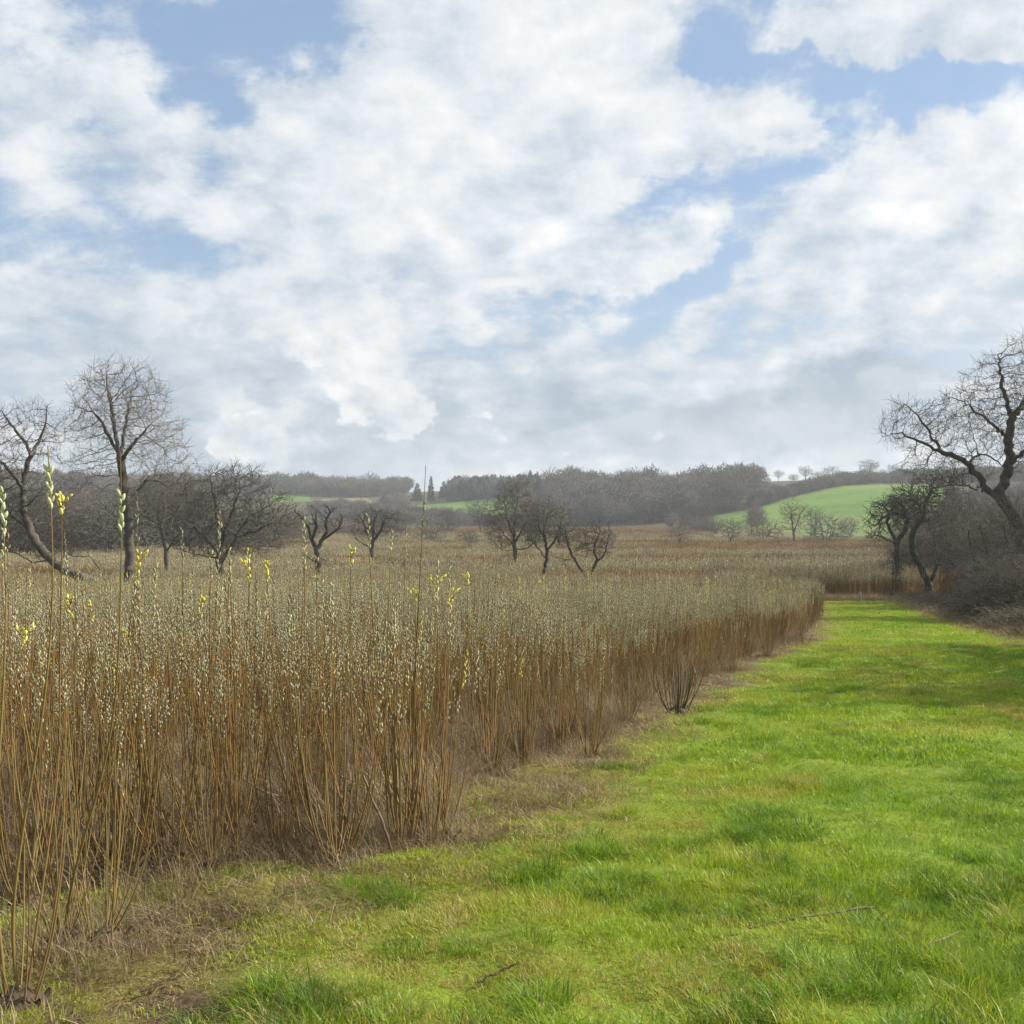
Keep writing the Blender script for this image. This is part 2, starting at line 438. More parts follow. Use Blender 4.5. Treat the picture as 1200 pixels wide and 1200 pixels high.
for i in range(3): gk.append(blades(80, .08, .008, .026, .0045, .8, rg, 2).mesh('moss_tuft', [GRASS]))
GP, GR, GS, GI, GT = [], [], [], [], []
def put(x, y, i, s, t, sz=1.0):
    GP.append((x, y, H(x, y))); GR.append((rg.normal(0, .10), rg.normal(0, .10), rg.uniform(0, 6.283))); GS.append((s, s, s * sz)); GI.append(i); GT.append(t)
def in_view(x, y, m=.6): return abs(x) < .53 * y + m
def grow_band(y0, y1, dens, kinds, s0, s1):
    xw = .53 * y1 + 1; n = int(dens * 2 * xw * (y1 - y0))
    for x, y in zip(rg.uniform(-xw, xw, n), rg.uniform(y0, y1, n)):
        if not in_view(x, y): continue
        le = x - float(edge_x(y)); ri = float(right_x(y)) - x
        if le < .15 or ri < -.6: continue
        e = min(1., max(0., (le - .2 + .5 * fbm(x, y, .8)) / 1.5)) * min(1., max(0., (ri + .9 + .5 * fbm(x, y, .5)) / 2.2))
        if rg.uniform() > .25 + .75 * e: continue
        tone = .33 + .34 * fbm(x, y, .33, 3.) + .26 * fbm(x, y, 1.3, 9.) + .35 * (1 - e)
        lush = min(1., max(0., (x - (-.6 + .1 * y)) / 2.5)) if y < 12 else .6
        tone += .26 * (1 - lush) + .05
        dry = fbm(x, y, .9, 21.)
        if dry > .50 and lush < .97: tone = .82 + .12 * (dry - .5)
        hh = .75 + .55 * max(-.6, min(1., fbm(x, y, .6, 14.) * 1.2)) * (1.0 if y < 14 else .6)
        put(x, y, int(rg.choice(kinds)), rg.uniform(s0, s1), tone, max(.35, hh) * (.45 + .55 * e))
grow_band(3.0, 5.5, 210, range(0, 5), .85, 1.2)
grow_band(5.5, 9.5, 130, range(0, 5), 1.0, 1.4)
grow_band(9.5, 18, 44, range(5, 9), 1.0, 1.5)
grow_band(18, 36, 13, range(12, 15), .9, 1.3)
grow_band(36, PATH_END + 1, 7, range(12, 15), 1.2, 1.8)
for _ in range(9000):                                             # cushions of moss and short grass in front of the stools
    y = rg.uniform(3.0, 8.5); x = float(edge_x(y)) + rg.uniform(-1.5, 1.6) * (1 if y < 6.5 else .6)
    if not in_view(x, y) or fbm(x, y, .9, 33.) < .05 + .22 * rg.normal(): continue
    put(x, y, int(rg.integers(15, 18)), rg.uniform(.7, 1.5), .62 + .16 * fbm(x, y, 1.6, 12.) + rg.normal(0, .05), rg.uniform(.7, 1.6))
def on_path(x, y, m=.7): return x - float(edge_x(y)) > m and float(right_x(y)) - x > -.3
for _ in range(560):                                             # rank tussocks in loose drifts
    y = 3.4 + 22 * rg.uniform() ** 1.6; x = rg.uniform(-.52 * y, .55 * y)
    if not on_path(x, y, .9) or fbm(x, y, .5, 31.) < -.05: continue
    for k in range(int(rg.integers(1, 6))):
        put(x + rg.normal(0, .16), y + rg.normal(0, .10), int(rg.integers(9, 12)), rg.uniform(.55, 1.2) * (1 + max(0, y - 9) * .03), rg.choice([.05, .12, .25, .4, .62]) + rg.normal(0, .05), rg.uniform(.7, 1.1))
for px, py, k, t in ((640, 1062, 9, .55), (612, 1118, 4, .15), (700, 1040, 8, .15), (750, 1052, 8, .12), (820, 1048, 9, .6), (1150, 1045, 10, .08), (1060, 1060, 9, .1), (975, 835, 7, .1), (1000, 826, 8, .05), (820, 855, 5, .2), (700, 905, 7, .15), (930, 925, 6, .2), (1110, 1010, 8, .1), (470, 1050, 9, .2), (1185, 1035, 8, .1), (590, 1010, 6, .5), (890, 985, 8, .12), (760, 990, 7, .12)):
    x, y = ground_px(px, py)
    for j in range(k):
        put(x + rg.normal(0, .14 + .012 * y), y + rg.normal(0, .09), int(rg.integers(9, 12)), rg.uniform(.6, 1.0) * (1 + max(0, y - 8) * .02), t + rg.normal(0, .05), rg.uniform(.7, 1.1))
scatter('meadow_grass', GP, GR, GS, GI, GT, gk, 'bright green tussocky grass of the mown ride beside the willow bed', 'grass')
n_grass = len(GP)

# ------------------------------------------------------------------ dead grass among the stools and along the edge
dk = [blades(60, .17, .10, .42, .0042, .7, rg, 3, 1.0).mesh('dry_tuft', [DRY]) for i in range(4)]
dk += [blades(40, .20, .04, .11, .005, 1.6, rg, 3, .5).mesh('dry_litter', [DRY]) for i in range(3)]
GP, GR, GS, GI, GT = [], [], [], [], []
def dry_band(y0, y1, dens, s):
    xw = .55 * y1 + 1.5; n = int(dens * 2 * xw * (y1 - y0))
    for x, y in zip(rg.uniform(-xw, xw, n), rg.uniform(y0, y1, n)):
        if not in_view(x, y, 1.2): continue
        le = x - float(edge_x(y))
        if y > PATH_END: le = -1
        f = .5 * fbm(x, y, .7)
        if le > .05 + .55 * f and rg.uniform() > .28 * max(0, 1 - (le - .3) / 1.2): continue
        if le > 1.3: continue
        if le > .3 and fbm(x, y, .8, 40.) > .3: continue
        if le < -1.6 and rg.uniform() < .5: continue
        if y < 6.3 and (rg.uniform() < .45 or fbm(x, y, 1.1, 60.) > .12): continue
        low = le > -.05
        put(x, y, int(rg.integers(4, 7)) if low or rg.uniform() < (.75 if y < 6 else .3) else int(rg.integers(0, 4)), s * rg.uniform(.7, 1.25), min(1, max(0, .45 + .4 * fbm(x, y, .9, 5.) + rg.normal(0, .12))), rg.uniform(.7, 1.2))
dry_band(2.6, 7, 80, .9)
dry_band(7, 14, 60, 1.05)
dry_band(14, 34, 18, 1.5)
for _ in range(1500):                                            # rough dead grass under the hedge on the right
    y = rg.uniform(14, PATH_END); x = float(right_x(y)) + rg.normal(.9, .8)
    if in_view(x, y, 2): put(x, y, int(rg.integers(0, 7)), rg.uniform(1.0, 2.0), rg.uniform(.0, .8), rg.uniform(.5, 1.1))
for _ in range(500):                                             # and along the far end of the ride
    x = rg.uniform(EX[-1] - 1, HEDGE[0][0] + 1); y = PATH_END + rg.normal(.3, .7)
    put(x, y, int(rg.integers(0, 4)), rg.uniform(1.2, 2.0), rg.uniform(.3, .9))
for sx_0, sy_0 in [ground_px(*q) for q in ((575, 906), (612, 896), (690, 888), (655, 880), (735, 848), (470, 990), (505, 985), (395, 1012), (860, 786), (900, 771), (942, 757), (330, 1000), (250, 1020), (118, 1108))]:
    for _ in range(26):                                          # a skirt of dead grass round each stool on the edge
        a = rg.uniform(0, 6.28); r = rg.uniform(.10, .45); k = int(rg.integers(0, 7))
        put(sx_0 + r * math.cos(a), sy_0 + r * math.sin(a), k, rg.uniform(.5, .85) if k < 4 else rg.uniform(.8, 1.2), rg.uniform(.1, .75), rg.uniform(.5, 1.))
for q in ((650, 925), (600, 945), (700, 905), (640, 940), (560, 960), (680, 930)):
    sx_0, sy_0 = ground_px(*q)                                   # flattened straw before the bed
    for _ in range(22):
        put(sx_0 + rg.normal(0, .22), sy_0 + rg.normal(0, .22), int(rg.integers(4, 7)), rg.uniform(.8, 1.3), rg.uniform(.1, .7), rg.uniform(.5, 1.))
for q in ((240, 1075), (300, 1058), (180, 1092), (360, 1052), (420, 1045), (210, 1120), (140, 1140), (90, 1165), (330, 1085), (270, 1110), (470, 1030)):
    sx_0, sy_0 = ground_px(*q)                                   # thin flat thatch over the moss
    for _ in range(12):
        put(sx_0 + rg.normal(0, .20), sy_0 + rg.normal(0, .13), int(rg.integers(4, 7)), rg.uniform(.6, 1.1), rg.uniform(.0, .8), rg.uniform(.3, .7))
scatter('dead_grass', GP, GR, GS, GI, GT, dk, 'straw coloured dead grass among the willow stools and along the hedge foot', 'dead grass')

# ------------------------------------------------------------------ willow stools
def stem_path(rng, h, lean, az, r0=.05, n=9, wob=.012):
    t = np.linspace(0, 1, n)
    o = np.array([math.cos(az), math.sin(az), 0]); sd = np.array([-math.sin(az), math.cos(az), 0])
    out = r0 + h * lean * (1 - np.exp(-2.2 * t)) / .89 * .8 + h * .02 * rng.normal() * t ** 2
    w = rng.normal(0, wob * h, n).cumsum() * .35 * t
    P = o * out[:, None] + sd * (w + rng.normal(0, .02) * h * t ** 2)[:, None]; P[:, 2] = .04 + h * t
    return P

def catkins(P, rng, t0, sp, L, W, skip=.1, tip=.97, hi=False):
    """catkins set alternately up a stem polyline"""
    seg = np.linalg.norm(np.diff(P, axis=0), axis=1); s = np.concatenate([[0], seg.cumsum()]); tot = s[-1]
    pos = np.arange(tot * t0, tot * tip, sp); pos = pos + rng.normal(0, sp * .2, len(pos)); pos = pos[rng.uniform(size=len(pos)) > skip]
    if len(pos) < 2: pos = np.array([tot * .9, tot * .95])
    C = np.stack([np.interp(pos, s, P[:, i]) for i in range(3)], 1)
    q = np.minimum(pos + .03, tot); D = np.stack([np.interp(q, s, P[:, i]) for i in range(3)], 1) - np.stack([np.interp(pos - .03, s, P[:, i]) for i in range(3)], 1)
    D /= np.linalg.norm(D, axis=1, keepdims=True)
    if not hi and sp < .3: L, W = L * 1.0, W * .82
    a = np.arange(len(pos)) * 2.4 + rng.uniform(0, 6); O = np.stack([np.cos(a), np.sin(a), np.zeros(len(a))], 1)
    sc = rng.uniform(.7, 1.25, len(pos))
    return spindles(C + O * .002, D + O * rng.uniform(.2, .55, len(pos))[:, None], L * sc, W * sc * rng.uniform(.85, 1.15, len(pos)), CAT_HI if hi else CAT_LO)

def stool_mesh(rng, r=.095):
    mb = MB()
    V, Q, T = template(10, [(.0, 1.15), (.25, 1.0), (.6, .8), (.9, .5)])
    V = V * np.array([r, r, r * .95]); V[:, :2] *= (1 + rng.normal(0, .16, (len(V), 1))); V[:, 2] += rng.normal(0, .012, len(V)) - .03
    mb.add(V, Q, T)
    for _ in range(6):                                            # knuckles of earlier cuts
        a = rng.uniform(0, 6.28); rr = r * rng.uniform(.2, 1.0); h = rng.uniform(.03, .07)
        b = np.array([rr * math.cos(a), rr * math.sin(a), .0]); o = np.array([math.cos(a), math.sin(a), 1.4]); o /= np.linalg.norm(o)
        V, Q = tube(np.array([b, b + o * h * .6, b + o * h]), [.014, .012, .008], 6); mb.add(V, Q)
    return mb.mesh('stool', [STOOL])

def clump_kind(rng, n, h0, h1, k, yellow=.012, name='willow_bush', dens=.020, t0=.79, cl=.030, cw=.0105, lean=.17):
    """a stool with its one-year rods: list of (stem mesh, catkin mesh), stool mesh"""
    out = []
    for i in range(n):
        u = rng.uniform(); h = rng.uniform(h0, h1) if u > .28 else (rng.uniform(.5, .75) * h1 if u > .11 else h1 * rng.uniform(1.04, 1.32))
        P = stem_path(rng, h, abs(rng.normal(lean, lean * .55)), rng.uniform(0, 6.283), rng.uniform(.01, .11))
        V, Q = tube(P, np.linspace(rng.uniform(.0040, .0062), .0015, len(P)), k)
        sm = np_mesh('stem', V, [Q], [STEM if rng.uniform() > .25 else STEM_G])
        cv, cq, ct = catkins(P, rng, t0 + rng.uniform(-.08, .12), dens, cl, cw, .12)
        y = rng.uniform() < yellow
        cm = np_mesh('catkin_blossom', cv, [cq, ct], [CATY if y else CATK])
        out.append((sm, cm))
    return out, stool_mesh(rng)

def merged_kind(rng, n, spread, h0, h1, k, nseg, dens, cl, cw, yellow=.010, catk=True, t0=.77, rs=1.0):
    """several stools' worth of rods as one mesh, for the mass of the bed"""
    mb = MB()
    for i in range(n):
        h = rng.uniform(h0, h1) * (1.0 if rng.uniform() > .15 else rng.uniform(1.08, 1.36))
        P = stem_path(rng, h, abs(rng.normal(.15, .08)), rng.uniform(0, 6.283), rng.uniform(.01, .11), nseg)
        if spread: P[:, :2] += rng.uniform(-spread, spread, 2)
        V, Q = tube(P, np.linspace(.0055, .0020, nseg) * rs, k); mb.add(V, Q, m=0 if rng.uniform() > .25 else 3)
        if catk:
            cv, cq, ct = catkins(P, rng, t0 + rng.uniform(-.08, .1), dens, cl, cw, .12); mb.add(cv, cq, ct, m=2 if rng.uniform() < yellow else 1)
    return mb.mesh('willow_rods', [STEM, CATK, CATY, STEM_G])

rw = np.random.default_rng(23)
KINDS = [clump_kind(rw, 20, 1.12, 1.62, 4) for _ in range(6)]
SINGLE = [merged_kind(rw, 22, 0, 1.12, 1.62, 3, 7, .022, .031, .0110) for _ in range(6)]

# where the stools stand
front = [(195, 1018), (395, 1012), (470, 990), (505, 985), (575, 906), (612, 896), (690, 888), (655, 880), (735, 848), (860, 786), (900, 771), (942, 757), (250, 1020), (330, 1000), (150, 1022), (120, 1018), (30, 1030)]
SP = [ground_px(*p) for p in front]
NF = len(SP)
gridc = {}
def okp(x, y, r):
    ci, cj = int(x // 1.5), int(y // 1.5)
    for a in (-1, 0, 1):
        for b in (-1, 0, 1):
            for (u, v) in gridc.get((ci + a, cj + b), ()):
                if (u - x) ** 2 + (v - y) ** 2 < r * r: return False
    gridc.setdefault((ci, cj), []).append((x, y)); return True
for p in SP: gridc.setdefault((int(p[0] // 1.5), int(p[1] // 1.5)), []).append(p)
cand = []
for _ in range(26000):
    y = 3.6 + 36 * rw.uniform() ** .8; x = rw.uniform(-.55 * y - 1.3, .35 * y)
    le = x - float(edge_x(y))
    if le > -.12 + rw.normal(0, .08): continue
    if y < 5.75: continue
    if le > -.75 and fbm(x, y, .75, 50.) < .02: continue
    if okp(x, y, .50): cand.append((x, y))
cand.sort(key=lambda p: p[1] + .35 * max(0, float(edge_x(p[1])) - p[0] - 1.0))
things = SP + cand[:300 - NF]; rest = cand[300 - NF:]
FRONT_LABEL = {
    1: 'wide willow stool behind the long broken rod at the bed edge',
    2: 'tall tan willow stool on the bed corner with a leaning dead rod in front', 3: 'willow stool on a dark trampled base at the outer bed corner',
    4: 'fan shaped willow stool with a blackened base, set back from the ride', 5: 'smaller willow stool touching the blackened fan shaped stool',
    6: 'spreading willow stool with straw at its foot where the bed edge steps back', 7: 'upright willow stool just behind the spreading one with straw at its foot',
    8: 'willow stool just before the low cut stool along the ride', 9: 'willow stool midway between the low cut stool and the far bed corner',
    10: 'dense willow stool second from the far bed corner', 11: 'last willow stool at the far corner of the near bed'}
G_EDGE, G_IN = 'willow stools along the edge of the bed', 'willow stools within the bed'
order = sorted(range(len(things)), key=lambda i: things[i][1] - 1.2 * min(0, 0) + .9 * max(0, float(edge_x(things[i][1])) - things[i][0]))
full = set(order[:105]) | set(range(NF))
protoF, protoS = {}, {}
for i, (x, y) in enumerate(things):
    loc = (x, y, H(x, y)); rz = float(rw.uniform(0, 6.283)); s = float(rw.uniform(.84, 1.08)); sv = (s, s, s * float(rw.uniform(.82, 1.12)))
    inner = float(edge_x(y)) - x
    lab = FRONT_LABEL.get(i) if i < NF else None
    lab = lab or ('brown willow stool of upright rods tipped with silver catkins, along the bed edge' if inner < .9 else 'brown rods with silver catkins deep inside the dense willow bed')
    grp = G_EDGE if (i in FRONT_LABEL or inner < .9) else G_IN
    k = int(rw.integers(0, 6))
    if i in full:
        if k not in protoF:
            t = thing('willow_bush', loc, lab, 'willow', grp, rz); t.scale = sv
            kid(t, 'stool', KINDS[k][1])
            for sm, cm in KINDS[k][0]:
                so = kid(t, 'stem', sm); kid(so, 'catkin_blossom', cm)
            protoF[k] = t
        else: dup(protoF[k], loc, rz, sv, lab, grp)
    else:
        o = link('willow_bush', SINGLE[k], loc=loc); o.rotation_euler = (0, 0, rz); o.scale = sv
        tag(o, lab, 'willow', grp)

# the mass of the bed beyond, to the far side of the valley floor
mk = [merged_kind(rw, 26, 0, 1.15, 1.6, 3, 6, .032, .042, .014) for _ in range(4)]                     # 0-3 stools
mk += [merged_kind(rw, 46, .75, 1.2, 1.62, 3, 4, .062, .070, .026, rs=2.2) for _ in range(4)]          # 4-7 patches, catkins
mk += [merged_kind(rw, 55, .75, 1.2, 1.6, 3, 4, .1, .06, .03, catk=False, rs=2.4) for _ in range(2)]   # 8-9 patches, bare rods
mk += [merged_kind(rw, 46, 2.2, 1.4, 1.9, 3, 3, .18, .17, .065, rs=5.5, t0=.66) for _ in range(3)]     # 10-12 wide patches, catkins
mk += [merged_kind(rw, 60, 2.2, 1.3, 1.7, 3, 3, .2, .14, .07, catk=False, rs=6.0) for _ in range(2)]   # 13-14 wide patches, bare
GP, GR, GS, GI, GT = [], [], [], [], []
rg = np.random.default_rng(77)
def wput(x, y, i, s): 
    GP.append((x, y, H0(x, y))); GR.append((0, 0, rg.uniform(0, 6.283))); GS.append((1, 1, s)); GI.append(i); GT.append(rg.uniform())
for x, y in rest: wput(x, y, int(rg.integers(0, 4)), rg.uniform(.88, 1.15))
def bed_ok(x, y):
    if y < PATH_END + .8: return x < float(edge_x(y)) - .3
    if y < 110 and x > float(right_x(PATH_END)) + 2 + .9 * (y - PATH_END): return False
    return y < 245 + 20 * math.sin(x * .03) or (y < 400 and 30 < x < 150 and y < 330) 
for _ in range(5200):
    y = 39 + 60 * rg.uniform() ** .85; x = rg.uniform(-.55 * y - 2, .55 * y)
    if bed_ok(x, y) and (y > 39.6 or x < edge_x(y) - 1):
        bare = fbm(x * .35, y, .09, 2.) > .22
        wput(x, y, int(rg.integers(8, 10)) if bare else int(rg.integers(4, 8)), rg.uniform(.85, 1.12) * (1.28 if y > PATH_END and y < PATH_END + 14 and x > 15 else 1))
for _ in range(6500):
    y = 95 + 330 * rg.uniform() ** .9; x = rg.uniform(-.56 * y, .56 * y)
    if x < -.2 * y and y > 230: continue
    if y > 225 and any(pip(np.array([x]), np.array([y]), w_)[0] for w_ in GPOLY['green']): continue
    if x > .2 * y and y > 262: continue
    if y > 330 and x > .26 * y: continue
    bare = fbm(x * .12, y, .035, 6.) > .12 or y > 300
    wput(x, y, int(rg.integers(13, 15)) if bare else int(rg.integers(10, 13)), rg.uniform(.85, 1.1))
scatter('willow_bed', GP, GR, GS, GI, GT, mk, 'brown willow rods with pale catkin tops filling the valley floor', 'willow bed')

# short cut stool on the edge of the ride
rs_ = np.random.default_rng(3)
x, y = ground_px(793, 837)
t = thing('willow_bush', (x, y, H(x, y)), 'low willow stool of short splayed dark rods standing out on the grass', 'willow', G_EDGE)
kid(t, 'stool', stool_mesh(rs_, .16))
for i in range(26):
    P = stem_path(rs_, rs_.uniform(.45, .85), abs(rs_.normal(.36, .16)), rs_.uniform(0, 6.28), rs_.uniform(.02, .14))
    V, Q = tube(P, np.linspace(.0085, .004, len(P)), 4); kid(t, 'stem', np_mesh('stem', V, [Q], [DARKROD]))

# the tall near rods, on stools of their own at the left
def hero(parent, base, pts, d, r0, mat, cat_t, cmat, L, W, sp, origin, hi=True, side=0, r1=.0018):
    """rod through photo points (converted to 3-D at its distance); catkins over the stretch cat_t"""
    P = [np.array(base)] + [at(px, py, dd) for px, py, dd in pts]
    P = np.array(P); s = np.concatenate([[0], np.linalg.norm(np.diff(P, axis=0), axis=1).cumsum()])
    q = np.linspace(0, s[-1], 26)
    # Catmull-like smoothing through interpolation then relaxation
    C = np.stack([np.interp(q, s, P[:, i]) for i in range(3)], 1)
    for _ in range(6): C[1:-1] = .25 * C[:-2] + .5 * C[1:-1] + .25 * C[2:]
    C = C - np.array(origin)
    V, Q = tube(C, np.linspace(r0, r1, 26), 8)
    st = kid(parent, 'stem', np_mesh('stem', V, [Q], [mat]))
    mb = MB()
    rr = np.random.default_rng(int(abs(pts[0][0]) * 7 + 1))
    cv, cq, ct = catkins(C, rr, cat_t[0], sp, L, W, .05, cat_t[1], hi); mb.add(cv, cq, ct)
    for k in range(side):                                          # short side shoots with their own catkins
        i0 = int(26 * (cat_t[0] + (cat_t[1] - cat_t[0]) * rr.uniform(.1, .7))); b = C[min(i0, 24)]
        a = rr.uniform(0, 6.28); e = b + np.array([math.cos(a) * .045, math.sin(a) * .045, .06])
        V, Q = tube(np.array([b, (b + e) / 2 + np.array([0, 0, -.006]), e]), [.002, .0018, .0014], 5); mb.add(V, Q, m=1)
        cv, cq, ct = catkins(np.array([b, (b + e) / 2, e]), rr, .55, sp * .8, L * .9, W * .9, 0, 1.0, hi); mb.add(cv, cq, ct)
    kid(st, 'catkin_blossom', mb.mesh('catkin_blossom', [cmat, mat]))

def hero_clump(px, py, label, n_small, seed, hs=(.5, 1.5)):
    x, y = ground_px(px, py); loc = (x, y, H(x, y)); rr = np.random.default_rng(seed)
    t = thing('willow_bush', loc, label, 'willow', G_EDGE); kid(t, 'stool', stool_mesh(rr, .1))
    for i in range(n_small):
        P = stem_path(rr, rr.uniform(*hs), abs(rr.normal(.2, .1)), rr.uniform(0, 6.28), rr.uniform(.02, .1), 12)
        V, Q = tube(P, np.linspace(rr.uniform(.0032, .0052), .0014, 12), 6); so = kid(t, 'stem', np_mesh('stem', V, [Q], [STEM_G if rr.uniform() < .8 else STEM]))
        if rr.uniform() < .18:
            cv, cq, ct = catkins(P, rr, .7, .03, .022, .0105); kid(so, 'catkin_blossom', np_mesh('catkin_blossom', cv, [cq, ct], [CATK if rr.uniform() > .2 else CATY]))
    return t, np.array(loc)
t, o = hero_clump(22, 1186, 'tall thin willow stool at the bottom left corner, yellow green catkins on top', 9, 8, (.4, 1.2))
hero(t, o + np.array([0, 0, .03]), [(10, 1090, 3.85), (27, 967, 3.8), (54, 817, 3.7), (64, 680, 3.6), (60, 600, 3.55), (56, 522, 3.5)], 3.8, .0078, STEM_G, (.895, .965), CATG, .029, .0122, .0125, o)
hero(t, o + np.array([.03, 0, .03]), [(70, 900, 4.1), (70, 760, 4.1), (73, 640, 4.1), (72, 575, 4.1)], 4.0, .0055, STEM, (.95, 1.0), CATY, .027, .014, .017, o, side=3)
hero(t, o + np.array([-.05, 0, .03]), [(-10, 1000, 3.9), (2, 850, 3.9), (8, 720, 3.9), (3, 575, 3.9)], 3.9, .0075, STEM_G, (.90, 1.0), CATG, .027, .0118, .0135, o)
t, o = hero_clump(75, 1112, 'willow stool left of the nearest mossy ground, one rod bearing big pale green catkins', 12, 9, (.5, 1.5))
hero(t, o + np.array([0, 0, .03]), [(84, 1028, 4.35), (127, 887, 4.2), (138, 800, 4.1), (142, 690, 4.0), (143, 625, 4.0), (141, 530, 4.0)], 4.2, .0078, STEM_G, (.865, .925), CATG, .032, .0132, .0125, o)
hero(t, o + np.array([-.03, .03, .03]), [(40, 900, 4.5), (0, 700, 4.5), (4, 640, 4.5)], 4.5, .0065, STEM, (.93, 1.0), CATG, .026, .012, .0135, o)
t, o = hero_clump(122, 1106, 'sparse fan shaped stool of thin golden rods standing by itself on the mossy ground', 17, 12, (.7, 1.5))
t, o = hero_clump(30, 1062, 'thin stool half hidden behind the nearest tall rods at the left edge', 14, 13, (.8, 1.55))
# taller flowering rods standing over the near bed: each on the stool it rises from
tall = [((160, 1010), (150, 830), (163, 645), CATY, .10), ((190, 1000), (216, 800), (213, 618), CATK, .09), ((250, 1000), (245, 800), (247, 640), CATK, .09),
        ((330, 1000), (293, 780), (291, 640), CATY, .09), ((330, 1000), (318, 760), (312, 655), CATY, .07), ((395, 1010), (358, 800), (356, 605), CATG, .12),
        ((395, 1010), (372, 820), (371, 650), CATK, .1), ((395, 1010), (410, 800), (411, 640), CATY, .05), ((470, 990), (452, 800), (459, 618), CATG, .06),
        ((470, 990), (440, 800), (431, 598), CATK, .09), ((470, 990), (484, 830), (499, 545), CATK, .14), ((505, 985), (514, 800), (511, 675), CATY, .07),
        ((505, 985), (525, 820), (529, 690), CATY, .07), ((505, 985), (490, 800), (486, 690), CATY, .05), ((250, 1020), (275, 800), (268, 640), CATK, .1),
        ((575, 906), (548, 780), (548, 672), CATY, .05), ((180, 1012), (110, 820), (78, 700), CATY, .06), ((180, 1012), (128, 820), (104, 705), CATY, .06),
        ((60, 1040), (30, 830), (28, 735), CATY, .06), ((250, 1020), (232, 830), (235, 700), CATY, .05), ((180, 1012), (160, 860), (150, 740), CATY, .05), ((60, 1040), (45, 860), (60, 700), CATK, .1)]
used = {}
for b, m_, tip, cm, span in tall:
    key = b
    x, y = ground_px(*b)
    if key not in used:
        used[key] = len(used)
        lb = ['willow stool with a drooping yellow flowered rod over the left of the bed', 'willow stool with one tall silver rod rising over the left of the bed', 'slim willow stool with two tall silver rods in the left of the bed',
              'willow stool topped by two bright yellow flowering rods near the round bare tree', 'willow stool with tall pale rods crossing in front of the dead pollard', 'willow stool carrying the tallest bare tipped rod in the bed',
              'willow stool with three yellow catkin rods at the corner of the bed', 'willow stool with a small silver rod near the left of the bed', 'willow stool with one yellow topped rod behind the bed corner',
              'willow stool with two yellow topped rods below the leaning willow', 'willow stool with yellow catkins near the left frame edge', 'willow stool behind the nearest one']
        tt = thing('willow_bush', (x + .12, y + .1, H(x, y)), lb[used[key]], 'willow', G_EDGE); kid(tt, 'stool', stool_mesh(rs_, .09)); used[key] = tt
    tt = used[key]; o = np.array(tt.location)
    hero(tt, o + np.array([rs_.normal(0, .04), rs_.normal(0, .04), .03]), [(m_[0], m_[1], y), (tip[0], tip[1], y - .1)], y, .0055, STEM if rs_.uniform() < .6 else STEM_G, (1 - span * 1.3, .99 if tip != (499, 545) else .9), cm, .034 if cm is CATY else .030, .018 if cm is CATY else .0135, .017 if cm is not CATK else .024, o, hi=False, side=2 if cm is CATY else 0)

# ------------------------------------------------------------------ trees
def resample(P, step):
    P = np.asarray(P, float); s = np.concatenate([[0], np.linalg.norm(np.diff(P, axis=0), axis=1).cumsum()])
    n = max(2, int(round(s[-1] / step)) + 1); q = np.linspace(0, s[-1], n)
    return np.stack([np.interp(q, s, P[:, i]) for i in range(3)], 1)

